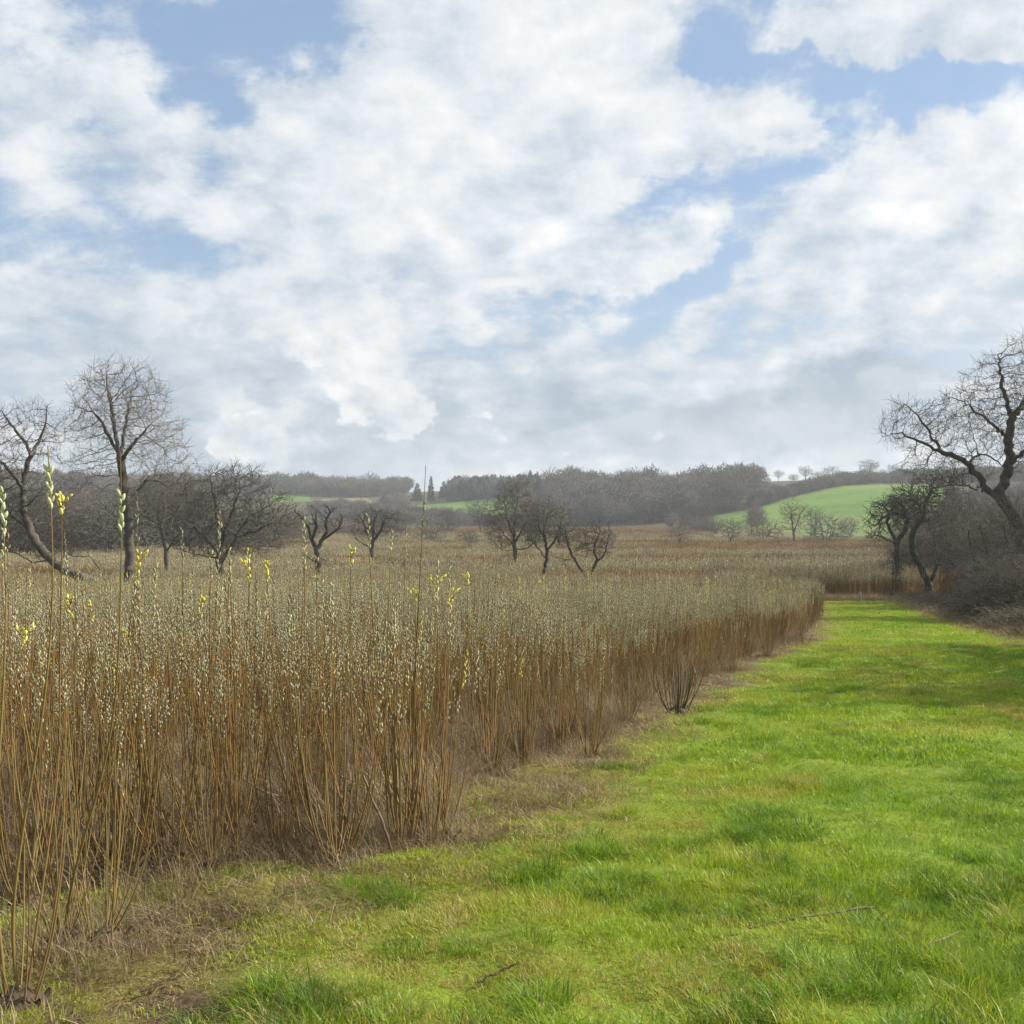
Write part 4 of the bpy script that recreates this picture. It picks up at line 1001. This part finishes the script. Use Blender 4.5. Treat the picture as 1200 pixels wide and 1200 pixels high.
for i in range(26):
    u = (i + rb.uniform()) / 26; y = 26 + (PATH_END + 2 - 26) * u; x = float(right_x(y)) + 1.3 + abs(rb.normal(0, .9)) + .4
    if not in_view(x, y, 2.5): continue
    o = link('bramble_bush', BRM[i % 3], loc=(x, y, H0(x, y))); o.rotation_euler = (0, 0, rb.uniform(0, 6.28)); s = rb.uniform(.9, 1.5); o.scale = (s, s, s * rb.uniform(.7, 1.1))
    tag(o, 'tangled brown bramble bush along the foot of the right hand hedge', 'bramble', 'brambles along the hedge foot')
# hedge trees out of the frame on the right: they shade the ride
for i, (x, y, k, h) in enumerate(((17, 20.5, 'round2', 8.), (21, 25., 'round', 9.), (15.5, 13.5, 'shrub', 4.6), (25.5, 31., 'tall', 11.), (23.5, 27.5, 'sallow', 6.), (17.5, 16.5, 'sallow', 6.5), (16.2, 17.6, 'shrub2', 5.5), (19.5, 16.8, 'round', 8.5))):
    s = h / KH[k]; dup(BGROOT[k], (x, y, H0(x, y)), i * 1.3, (s, s, s), 'bare hedge tree beyond the right edge of the picture', 'hedge trees to the right').name = 'bare_tree'

for i in range(9):
    px = 1150 + 75 * (i + rb.uniform()) / 9; d = rb.uniform(43, 51)
    bg_tree(['hedge', 'hedge2'][i % 2], px, rb.uniform(640, 695), d, 'dark bare shrub in the hedge right of the ride, below the big oak', 'shrubs of the right hand hedge', wide=rb.uniform(1.0, 1.5), name='bare_shrub', cat='shrub')
# ivy on the arching tree's trunk
mb = MB(); ri_ = np.random.default_rng(90)
for _ in range(900):
    z = ri_.uniform(0, 3.6); a = ri_.uniform(0, 6.28); r = .26 + abs(ri_.normal(0, .1)) + .05 * math.sin(z * 4)
    c0 = np.array([r * math.cos(a) + .04 * z, r * math.sin(a), z]); u = ri_.normal(0, 1, 3); u /= np.linalg.norm(u); v = np.cross(u, ri_.normal(0, 1, 3)); v /= np.linalg.norm(v); s = ri_.uniform(.04, .08)
    mb.add(np.array([c0 - u * s, c0 + v * s * .7, c0 + u * s, c0 - v * s * .7]), np.array([[0, 1, 2, 3]]))
kid(ivt, 'ivy', mb.mesh('ivy', [IVY]))

# ------------------------------------------------------------------ woods on the hills (reads as one mass each)
def fill(poly_px, n, rng):
    w = np.array([ground_px(*q) for q in poly_px]); lo, hi = w.min(0), w.max(0); P = []
    while len(P) < n:
        q = rng.uniform(lo, hi, (n * 4, 2)); q = q[pip(q[:, 0], q[:, 1], w)]
        if len(q) == 0: break
        P += [tuple(v) for v in q]
    return P[:n]
def wood(name, label, polys, kinds, hs, rng):
    P, Ro, S, I, T = [], [], [], [], []
    for po, n in polys:
        for x, y in fill(po, n, rng):
            i = int(rng.integers(0, len(kinds))); s = (hs[0] + (hs[1] - hs[0]) * (.62 * rng.uniform() ** 1.5 + .38 * min(1, max(0, .5 + fbm(x, y, .016, 4.))) + (.25 if rng.uniform() < .06 else 0))) / KH[kinds[i]]
            P.append((x, y, H0(x, y) - .3)); Ro.append((0, 0, rng.uniform(0, 6.28))); S.append((s * rng.uniform(.9, 1.3),) * 2 + (s,)); I.append(i); T.append(0)
    ms = []
    for k in kinds:
        t, c = BG[k]; mb = MB()
        for me, mi in ((t, 0), (c, 1)):
            V = np.empty(len(me.vertices) * 3); me.vertices.foreach_get('co', V)
            ls = np.empty(len(me.loops), np.int32); me.loops.foreach_get('vertex_index', ls)
            lt = np.empty(len(me.polygons), np.int32); me.polygons.foreach_get('loop_total', lt); lst = np.concatenate([[0], lt.cumsum()[:-1]])
            q4 = lst[lt == 4]; q3 = lst[lt == 3]
            mb.add(V.reshape(-1, 3), ls[q4[:, None] + np.arange(4)] if len(q4) else None, ls[q3[:, None] + np.arange(3)] if len(q3) else None, mi)
        ms.append(mb.mesh('wood_tree', [t.materials[0], c.materials[0]]))
    scatter(name, P, Ro, S, I, T, ms, label, 'wood')
rwd = np.random.default_rng(101)
BG['w1'] = round_kind(57, (BARK, TWIG_PU), 10, 4.2, False, 420, .06, step=.9, kill=1.2, infl=4.5, tw=(2, 2, 1.6), maxn=900); KH['w1'] = 10.
BG['w2'] = round_kind(58, (BARK, TWIG), 11, 4.6, False, 420, .06, step=.9, kill=1.2, infl=4.5, tw=(2, 2, 1.6), maxn=900); KH['w2'] = 11.
BG['w3'] = round_kind(59, (BARK, TWIG_OL), 8, 4.4, True, 600, .05, step=.9, kill=1.1, infl=4., tw=(2, 2, 1.6), maxn=1000); KH['w3'] = 8.
wood('brown_wood', 'purple brown leafless wood covering the hillside in the centre', [([(640, 577), (700, 574), (760, 572), (850, 570), (888, 572), (868, 592), (820, 604), (780, 614), (700, 617), (640, 617)], 640)], ['w1', 'w2', 'w3'], (4, 18), rwd)
wood('ridge_wood', 'distant grey leafless wood along the left skyline', [([(300, 576), (320, 577), (430, 577), (480, 577), (476, 582), (428, 584), (364, 582), (318, 580)], 380), ([(-40, 572), (90, 572), (300, 576), (300, 590), (160, 600), (-40, 600)], 560)], ['w1', 'w2'], (6, 20), rwd)
wood('hedgerow_scrub', 'bare hedges and scrub between the fields on the hills', [([(446, 586), (475, 585), (476, 602), (450, 603)], 60), ([(365, 594), (470, 600), (560, 607), (640, 613), (640, 619), (480, 616), (365, 606)], 420), ([(880, 590), (934, 577), (990, 565), (1060, 562), (1060, 566), (990, 569), (934, 581), (884, 597)], 300), ([(880, 597), (886, 596), (890, 618), (884, 620)], 12),
     ([(1060, 562), (1240, 558), (1240, 566), (1060, 567)], 420), ([(1110, 580), (1240, 575), (1240, 640), (1120, 640)], 170), ([(812, 603), (862, 596), (862, 600), (814, 607)], 22), ([(785, 618), (840, 625), (840, 628), (785, 622)], 24), ([(620, 580), (640, 578), (642, 610), (622, 606)], 60), ([(600, 576), (672, 573), (672, 575), (600, 577)], 50)], ['w3', 'w1'], (2, 8.5), rwd)
wood('conifer_plantation', 'dark green block of conifers on the hill top', [([(524, 579), (560, 577), (632, 576), (634, 583), (580, 584), (528, 588)], 520)], ['conifer', 'conifer2', 'conifer', 'tall'], (9, 18), rwd)

# ------------------------------------------------------------------ sticks and post
def stick(name, label, pts, r0, r1, mat, seed, fork=False, cat='stick'):
    rr = np.random.default_rng(seed); P = np.array(pts, float); o = P[0].copy(); P = resample(P - o, np.linalg.norm(P[-1] - P[0]) / 9)
    P[1:-1] += rr.normal(0, .0035, P[1:-1].shape); V, Q = tube(P, np.linspace(r0, r1, len(P)), 7); mb = MB(); mb.add(V, Q)
    n = len(P); mb.add(np.vstack([V[:7], V[-7:]]), None, np.array([[0, j + 1, j] for j in range(1, 6)] + [[7, 7 + j, 8 + j] for j in range(1, 6)]))
    if fork:
        b = P[n // 2]; e = b + (P[-1] - P[0]) * .3 + np.array([.03, .05, .05]); V, Q = tube(np.array([b, (b + e) / 2, e]), [r1, r1 * .8, r1 * .5], 6); mb.add(V, Q)
    return tag(link(name, mb.mesh(name, [mat]), loc=o), label, cat)
def gp(px, py, lift=.02):
    x, y = ground_px(px, py); return (x, y, H(x, y) + lift)
stick('fallen_stick', 'long bleached stick lying in the grass at the right', [gp(872, 1098, .0), gp(945, 1085, .02), gp(1024, 1075, .05)], .005, .007, DEADROD, 1)
stick('fallen_stick', 'short pale stick in the grass near the right frame edge', [gp(1082, 1114, .02), gp(1125, 1098, .04)], .005, .004, STICK, 2)
stick('fallen_twig', 'dark forked twig lying on the moss near the bottom left', [gp(165, 1164, .04), gp(215, 1152, .05)], .006, .003, STOOL, 3, True, 'twig')
stick('broken_rod', 'long broken grey rod sloping down out of the bed to the grass', [np.array(gp(405, 1012, .03)), np.array(gp(372, 1004, .12)), np.array(gp(325, 985, .30)), np.array(gp(270, 975, .42))], .009, .004, DEADROD, 4, False, 'rod')
a_ = np.array(gp(462, 1004, .0)); stick('broken_rod', 'straight dead rod leaning left at the bed corner', [a_, a_ + np.array([-.10, .05, .25]), a_ + np.array([-.21, .10, .48])], .010, .008, DEADROD, 5, False, 'rod')
stick('fallen_stick', 'thin brown stick lying across the grass below the middle', [gp(560, 1160, .04), gp(605, 1150, .05)], .005, .004, STOOL, 6)
x, y = ground_px(1008, 705); zb = H0(x, y)
mb = MB(); V, Q, T = template(4, [(0., .09), (.02, .11), (.93, .10), (.97, .07)]); V = V * np.array([.8, .8, .75]); mb.add(V, Q, T)
tag(link('wooden_post', mb.mesh('wooden_post', [STICK]), loc=(x, y, zb - .05)), 'short weathered wooden post at the far end of the ride', 'post')

# ------------------------------------------------------------------ air
A, B = np.array([-1700., -60., -12.]), np.array([1700., 1700., 78.])
hv = np.array([[x, y, z] for x in (A[0], B[0]) for y in (A[1], B[1]) for z in (A[2], B[2])])
hq = np.array([[0, 1, 3, 2], [4, 6, 7, 5], [0, 4, 5, 1], [2, 3, 7, 6], [0, 2, 6, 4], [1, 5, 7, 3]])
hm, nt, out = new_mat('haze')
pv = N(nt, 'ShaderNodeVolumePrincipled', {'Color': (.86, .92, 1.0, 1), 'Density': .00027, 'Anisotropy': .25})
nt.links.new(pv.outputs[0], out.inputs['Volume'])
HAZE = True
if HAZE: tag(link('haze', np_mesh('haze', hv, [hq], [hm], smooth=False)), kind='stuff')

# ------------------------------------------------------------------ sky
w = bpy.data.worlds.new('World'); SC.world = w; w.use_nodes = True
nt = w.node_tree; nt.nodes.clear()
ST = .075
sky = N(nt, 'ShaderNodeTexSky', sky_type='NISHITA', sun_disc=False, sun_elevation=SUN_EL, sun_rotation=SUN_AZ, altitude=30.0, air_density=1.0, dust_density=1.2, ozone_density=1.5).outputs[0]
g = N(nt, 'ShaderNodeTexCoord').outputs['Generated']
sx = N(nt, 'ShaderNodeSeparateXYZ', {0: g}).outputs
z = M(nt, 'MAXIMUM', sx[2], 0.0)
den = M(nt, 'ADD', z, .45)
P = N(nt, 'ShaderNodeCombineXYZ', {0: M(nt, 'DIVIDE', sx[0], den), 1: M(nt, 'DIVIDE', sx[1], den), 2: 0.0}).outputs[0]
az = M(nt, 'ARCTAN2', sx[0], sx[1]); el = M(nt, 'ARCSINE', sx[2])
AE = N(nt, 'ShaderNodeCombineXYZ', {0: az, 1: el, 2: 0.0}).outputs[0]
def noi(vec, s, d=8.0, r=.55, dist=0.0, out=0, lac=2.0):
    return N(nt, 'ShaderNodeTexNoise', {'Vector': vec, 'Scale': s, 'Detail': d, 'Roughness': r, 'Distortion': dist, 'Lacunarity': lac}, noise_dimensions='2D').outputs[out]
def vadd(a, b, op='ADD'):
    d = {0: a, 1: b}; return N(nt, 'ShaderNodeVectorMath', d, operation=op).outputs[0]
def vscale(a, s):
    n = N(nt, 'ShaderNodeVectorMath', {0: a}, operation='SCALE'); n.inputs['Scale'].default_value = s; return n.outputs[0]
wa = vscale(vadd(noi(P, 3.4, 4.0, .6, out=1), (.5, .5, .5), 'SUBTRACT'), .06)
AW = vadd(AE, vscale(vadd(noi(AE, 5.0, 5.0, .62, out=1), (.5, .5, .5), 'SUBTRACT'), .20))
def blob(px, py, sx_, sy_, rot, amp, vec=AW):
    """soft patch of the sky given where the photo shows it: centre and half sizes in photo pixels"""
    a = math.atan((px - 600) / F); e = math.atan((600 - py) / F * math.cos(a))
    mp = N(nt, 'ShaderNodeMapping', {0: vec, 1: (a, e, 0), 2: (0, 0, R(rot)), 3: (sx_ / F, sy_ / F, 1)}, vector_type='TEXTURE').outputs[0]
    gr = N(nt, 'ShaderNodeTexGradient', {0: mp}, gradient_type='SPHERICAL').outputs[1]
    return M(nt, 'MULTIPLY', M(nt, 'SMOOTH_MIN', M(nt, 'MULTIPLY', gr, 1.6), 1.0, .3), amp)
def total(L):
    s = L[0]
    for v in L[1:]: s = M(nt, 'ADD', s, v)
    return s
holes = total([blob(290, 40, 150, 75, 18, .42), blob(400, 10, 90, 40, 0, .2), blob(840, 25, 120, 42, -12, .36), blob(1000, 75, 190, 40, -4, .36), blob(1130, 90, 120, 50, 0, .36),
               blob(1010, 165, 170, 34, 24, .26), blob(775, 225, 110, 60, 15, .40), blob(720, 355, 230, 34, 8, .32), blob(850, 290, 130, 34, 30, .26), blob(890, 405, 130, 22, 3, .22),
               blob(250, 170, 80, 160, 10, .20), blob(170, 320, 150, 60, -8, .20), blob(240, 330, 90, 40, 0, .14), blob(60, 15, 120, 40, 0, .1), blob(460, 80, 60, 40, 0, .12), blob(600, 120, 90, 26, 0, .16), blob(-300, 200, 300, 200, 0, .25), blob(1500, 150, 200, 120, 0, .25)])
whites = total([blob(650, 60, 320, 120, 6, .16), blob(450, 230, 300, 130, -10, .18), blob(1130, 240, 260, 130, 14, .22), blob(110, 130, 200, 90, -5, .10), blob(880, 120, 200, 60, -6, .14), blob(1080, 20, 180, 30, -5, .22), blob(700, 300, 260, 70, 10, .12)])
vor = N(nt, 'ShaderNodeTexVoronoi', {'Vector': vadd(P, vscale(wa, 1.3)), 'Scale': 8.5, 'Detail': 1.0, 'Roughness': .5, 'Smoothness': .8}, feature='SMOOTH_F1', voronoi_dimensions='2D').outputs['Distance']
cell = M(nt, 'SUBTRACT', .72, vor)
base = noi(vadd(P, wa), 2.3, 9.0, .62, 0.0)
fine = noi(vadd(P, wa), 15.0, 7.0, .66)
wisp = noi(N(nt, 'ShaderNodeMapping', {0: vadd(P, wa), 2: (0, 0, R(28)), 3: (.6, 1.5, 1)}).outputs[0], 7.5, 8.0, .64)
dens = total([base, M(nt, 'MULTIPLY', M(nt, 'SUBTRACT', wisp, .5), .55), M(nt, 'MULTIPLY', holes, -.78), whites, M(nt, 'MULTIPLY', M(nt, 'SUBTRACT', fine, .5), .42), M(nt, 'MULTIPLY', cell, .30), .10])
cov = N(nt, 'ShaderNodeMapRange', {0: dens, 1: .27, 2: .60, 3: 0.08, 4: 1.0}, interpolation_type='SMOOTHSTEP').outputs[0]
# light and shade inside the sheet of cloud
off = noi(vadd(vadd(P, wa), (.035 * math.sin(SUN_AZ), .035 * math.cos(SUN_AZ), 0)), 2.3, 9.0, .62, 0.0)
lit = M(nt, 'MULTIPLY', M(nt, 'SUBTRACT', base, off), 2.4)
tex = noi(vadd(P, wa), 11.0, 8.0, .66)
shade = total([M(nt, 'MULTIPLY', M(nt, 'SUBTRACT', dens, .55), .40), lit, M(nt, 'MULTIPLY', M(nt, 'SUBTRACT', tex, .5), 1.2), M(nt, 'MULTIPLY', M(nt, 'SUBTRACT', wisp, .5), .6), M(nt, 'MULTIPLY', M(nt, 'SUBTRACT', cell, .25), .5), .10])
puff = noi(N(nt, 'ShaderNodeMapping', {0: AE, 3: (1, 1.9, 1)}).outputs[0], 7.5, 6.0, .56)
low = N(nt, 'ShaderNodeMapRange', {0: sx[2], 1: .06, 2: .30, 3: 1.0, 4: 0.0}, interpolation_type='SMOOTHSTEP').outputs[0]
shade = M(nt, 'ADD', shade, M(nt, 'MULTIPLY', M(nt, 'MULTIPLY', M(nt, 'SUBTRACT', puff, .5), low), .9))
darks = total([blob(420, 505, 420, 75, 0, .16), blob(820, 470, 420, 70, 0, .08), blob(890, 490, 190, 50, 14, .30), blob(760, 500, 130, 36, 10, .2), blob(1000, 480, 110, 60, 20, .25), blob(1120, 300, 170, 36, 8, .14), blob(600, 470, 220, 60, 0, .05), blob(330, 540, 260, 30, 0, .12), blob(40, 400, 220, 70, 0, .12), blob(100, 520, 200, 60, 0, .10), blob(1050, 60, 80, 20, 0, .0), blob(640, 175, 120, 40, 0, .05), blob(250, 440, 200, 40, 0, .08)])
brights = total([blob(1150, 225, 240, 100, 8, .16), blob(440, 455, 90, 42, -25, .34), blob(310, 505, 70, 26, 0, .28), blob(480, 430, 40, 30, 0, .14), blob(690, 515, 60, 16, 0, .08), blob(420, 210, 200, 90, 0, .06), blob(620, 60, 250, 60, 0, .06)])
shade = total([M(nt, 'MULTIPLY', shade, .62), M(nt, 'MULTIPLY', darks, -1.2), M(nt, 'MULTIPLY', brights, 1.1), .01])
cc = ramp(nt, M(nt, 'ADD', shade, .5, clamp=True), [(0.0, (.37, .455, .56)), (.35, (.55, .625, .715)), (.65, (.75, .80, .845)), (1.0, (.96, .965, .965))])
cl = vscale(cc, .60 / ST)
skyc = mixc(nt, .45, sky, (3.3, 4.8, 7.0))
full_ = mixc(nt, cov, skyc, cl)
hz = N(nt, 'ShaderNodeMapRange', {0: sx[2], 1: .0, 2: .30, 3: .8, 4: 0.0}, interpolation_type='SMOOTHSTEP').outputs[0]
hcol = vscale(ramp(nt, M(nt, 'ADD', shade, .5, clamp=True), [(0., (.42, .495, .57)), (.5, (.56, .63, .69)), (1., (.80, .83, .85))]), .59 / ST)
full_ = mixc(nt, hz, full_, hcol)
# heaped clouds low over the hills: white-topped ones left of centre, grey ones to the right
pf = noi(N(nt, 'ShaderNodeMapping', {0: AE, 3: (1, 1.35, 1)}).outputs[0], 13.0, 7.0, .58, 0.0)
pf2 = noi(N(nt, 'ShaderNodeMapping', {0: AE, 1: (-.012, -.03, 0), 3: (1, 1.35, 1)}).outputs[0], 13.0, 7.0, .58, 0.0)
pfs = M(nt, 'MULTIPLY_ADD', M(nt, 'SUBTRACT', pf, .5), 1.7, .5)
hb_ = total([ blob(440, 460, 110, 62, -22, .46, AE), blob(300, 510, 110, 40, 0, .42, AE), blob(690, 520, 120, 26, 0, .28, AE), blob(560, 500, 90, 34, 0, .24, AE)])
db_ = total([ blob(880, 490, 190, 56, 12, .46, AE), blob(760, 505, 120, 34, 8, .38, AE), blob(1010, 490, 130, 60, 15, .44, AE), blob(620, 545, 180, 20, 0, .26, AE)])
hm_ = M(nt, 'ADD', pfs, hb_); dm_ = M(nt, 'ADD', pfs, db_)
wm = N(nt, 'ShaderNodeMapRange', {0: hm_, 1: .80, 2: .95, 3: 0.0, 4: .75}, interpolation_type='SMOOTHSTEP').outputs[0]
dmk = N(nt, 'ShaderNodeMapRange', {0: dm_, 1: .74, 2: 1.02, 3: 0.0, 4: .7}, interpolation_type='SMOOTHSTEP').outputs[0]
wm = M(nt, 'MULTIPLY', wm, M(nt, 'MULTIPLY', hb_, 5.0, clamp=True)); dmk = M(nt, 'MULTIPLY', dmk, M(nt, 'MULTIPLY', db_, 4.0, clamp=True))
df = M(nt, 'MULTIPLY_ADD', M(nt, 'SUBTRACT', pf, pf2), 1.6, .5, clamp=True)
full_ = mixc(nt, dmk, full_, vscale(ramp(nt, df, [(.2, (.40, .47, .545)), (.8, (.58, .64, .69))]), .60 / ST))
full_ = mixc(nt, wm, full_, vscale(ramp(nt, df, [(.2, (.58, .64, .70)), (.75, (.93, .93, .92))]), .62 / ST))
bgd = N(nt, 'ShaderNodeBackground', {0: full_, 1: ST})
nt.links.new(bgd.outputs[0], N(nt, 'ShaderNodeOutputWorld').inputs[0])

sl = bpy.data.lights.new('sun', 'SUN'); sl.energy = 5.0; sl.angle = R(.6); sl.color = (1, .93, .82)
so = bpy.data.objects.new('sun', sl); COL.objects.link(so); so.rotation_euler = SUNV.to_track_quat('Z', 'Y').to_euler(); so.location = (40, 20, 60)

# ------------------------------------------------------------------ camera and render settings
cam = bpy.data.cameras.new('camera'); co = bpy.data.objects.new('camera', cam); COL.objects.link(co)
co.location = (0, 0, CZ); co.rotation_euler = (R(90), 0, 0)
cam.sensor_fit = 'HORIZONTAL'; cam.sensor_width = 36; cam.lens = 36 * F / 1200; cam.clip_start = .05; cam.clip_end = 8000
SC.camera = co
SC.view_settings.view_transform = 'Standard'; SC.view_settings.look = 'None'; SC.view_settings.exposure = .8; SC.view_settings.gamma = 1
cy = SC.cycles
cy.use_denoising = True; cy.max_bounces = 5; cy.diffuse_bounces = 3; cy.glossy_bounces = 2; cy.transmission_bounces = 3; cy.volume_bounces = 1
cy.use_adaptive_sampling = True; cy.adaptive_threshold = .02
cy.sample_clamp_indirect = 6
